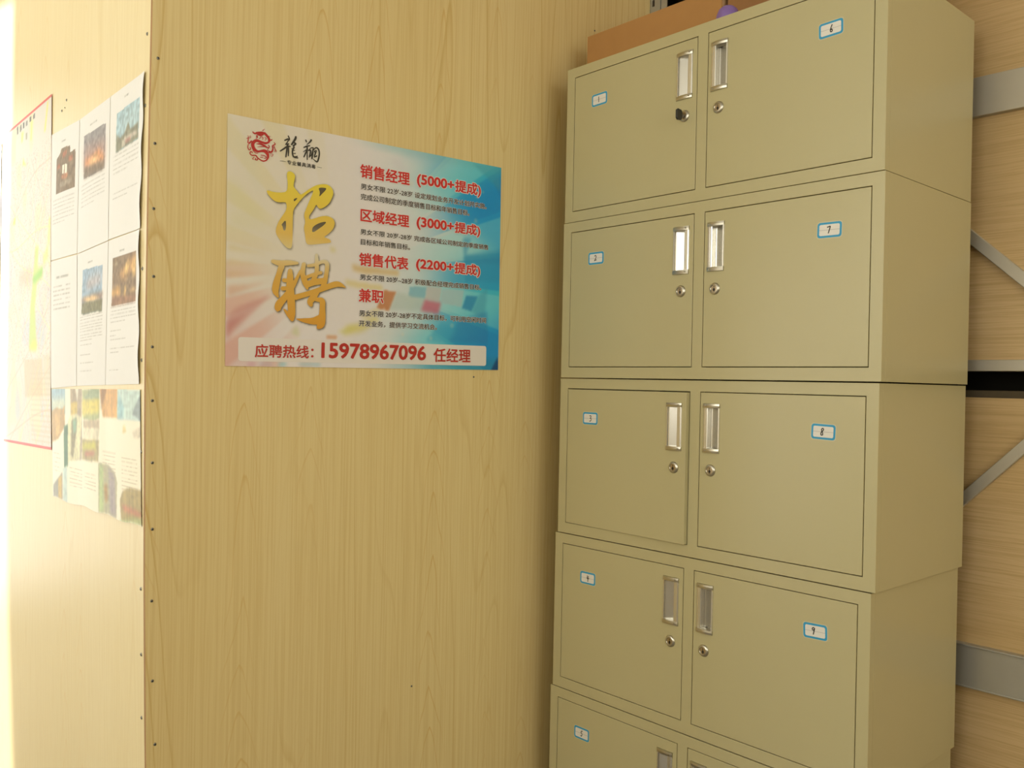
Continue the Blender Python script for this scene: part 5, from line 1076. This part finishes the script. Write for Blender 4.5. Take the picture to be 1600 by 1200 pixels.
for tl, tr, br, bl, pf, lab, cu in A4:
    wall_sheet('printed_sheet', tl, tr, br, bl, 90, 150, pf, M_paper, lab, 'paper', PG, 0.0016, cu)

def broch_paint(im, u_, v_, Y, Z):
    im[:] = np.array((240, 232, 205.))
    paint(im, Y, Z, ink_depth(BROCH, 1.08), 1.2)
    st = smooth_noise(*u_.shape, 5, 90)
    st2 = smooth_noise(*u_.shape, 40, 60)
    k_ = (np.abs(im - np.array((240, 232, 205.))).sum(-1) > 50)[..., None]
    im[:] = np.where(k_, im * (0.88 + .12 * st[..., None] + .12 * st2[..., None]), im)
    text_lines(im, u_, v_, [(.50 - .03 * i, .63, .77, .006) for i in range(8)] + [(.48 - .03 * i, .83, .97, .006) for i in range(9)] + [(.30 - .03 * i, .24, .40, .006) for i in range(6)]
               + [(.29 - .03 * i, .43, .56, .006) for i in range(5)] + [(.40 - .04 * i, .02, .12, .006) for i in range(5)], col=(180, 165, 130), amt=.55)
bw, bh = 260, 120
br_o = wall_sheet('tourist_leaflet', (0.7254, 1.1463), (0.1207, 1.1566), (0.1093, 0.8929), (0.7078, 0.8897), bw, bh, broch_paint, M_mapp,
                  'colourful fold-out leaflet with scenery photos under the printed sheets on the left wall', 'leaflet', None, 0.002,
                  lambda u_, v_: 0.0012 * np.abs(np.sin(u_ * math.pi * 3)) + 0.002 * np.sin(u_ * math.pi) * (1 - v_))
# its lower edge is not straight
for v in br_o.data.vertices:
    t_ = 1 - min(1, max(0, v.co.z / 0.06))
    v.co.z += t_ * (-0.006 * math.exp(-((v.co.y + 0.33 - .33 - .18) / .05) ** 2) + 0.004 * math.sin(v.co.y * 40) * .5)

def map_paint(im, u_, v_, Y, Z):
    im[:] = np.array((216, 210, 194.))
    h_, w_ = u_.shape
    n1 = smooth_noise(h_, w_, 12, 8)
    over_ = lambda c, a: im.__setitem__(slice(None), im * (1 - a[..., None]) + np.array(c, float) * a[..., None])
    over_((232, 216, 160), .5 * ss(n1, .45, .8))
    over_((176, 190, 204), .45 * ss(smooth_noise(h_, w_, 9, 6), .6, .9) * ss(v_, .75, .55))
    for cnt, colr, th in ((26, (236, 180, 150), .5), (18, (240, 222, 150), .6), (14, (200, 190, 190), .4)):
        for _ in range(cnt):
            a, c0, fr, ph = rng.uniform(-1.2, 1.2), rng.uniform(-.3, 1.3), rng.uniform(2, 8), rng.uniform(0, 6)
            d_ = np.abs((v_ - c0) - a * (u_ - .5) - .02 * np.sin(u_ * fr + ph))
            over_(colr, th * ss(d_, .004, .001) * (v_ < .86))
    sp = rng.random((h_, w_))
    over_((190, 130, 95), .65 * (sp > .95) * (v_ < .88) * (v_ > .25))
    over_((150, 150, 140), .4 * (sp < .02) * (v_ < .9))
    paint(im, Y, Z, ink_depth(MAP, 1.25), 1.0)
    tb = ((np.sin(v_ * 420) > .2) & (u_ > .62) & (v_ < .22)).astype(float)
    over_((196, 178, 140), .3 * tb)
    over_((214, 78, 52), ((v_ > .9925) | (v_ < .0085)).astype(float))
    over_((214, 120, 90), .6 * ((u_ > .996)).astype(float))
map_o = wall_sheet('wall_map', (1.2647, 1.8651), (0.7659, 1.8729), (0.7242, 0.9975), (1.2033, 0.9887), 200, 330, map_paint, M_mapp,
                   'large pale city map with red border on the left wall beside the printed sheets', 'map', None, 0.0022, lambda u_, v_: 0.003 * np.clip(1 - u_ * 8, 0, 1) ** 2 * np.sin(v_ * math.pi))
def far_paint(im, u_, v_, Y, Z):
    im[:] = np.array((240, 236, 226.))
    n1 = smooth_noise(*u_.shape, 30, 12)
    im[:] = np.where((n1 > .72)[..., None] & (v_ > .55)[..., None], np.array((120, 150, 180.)), im)
    im[:] = np.where((n1 < .2)[..., None], np.array((215, 185, 150.)), im)
    im[:] = np.where((v_ > .985)[..., None], np.array((228, 150, 110.)), im)
wall_sheet('wall_poster', (1.7542, 1.8255), (1.2814, 1.8484), (1.2647, 1.0132), (1.7334, 0.9923), 60, 100, far_paint, M_mapp,
           'poster beyond the city map at the bright left end of the wall', 'poster', None, 0.0018)
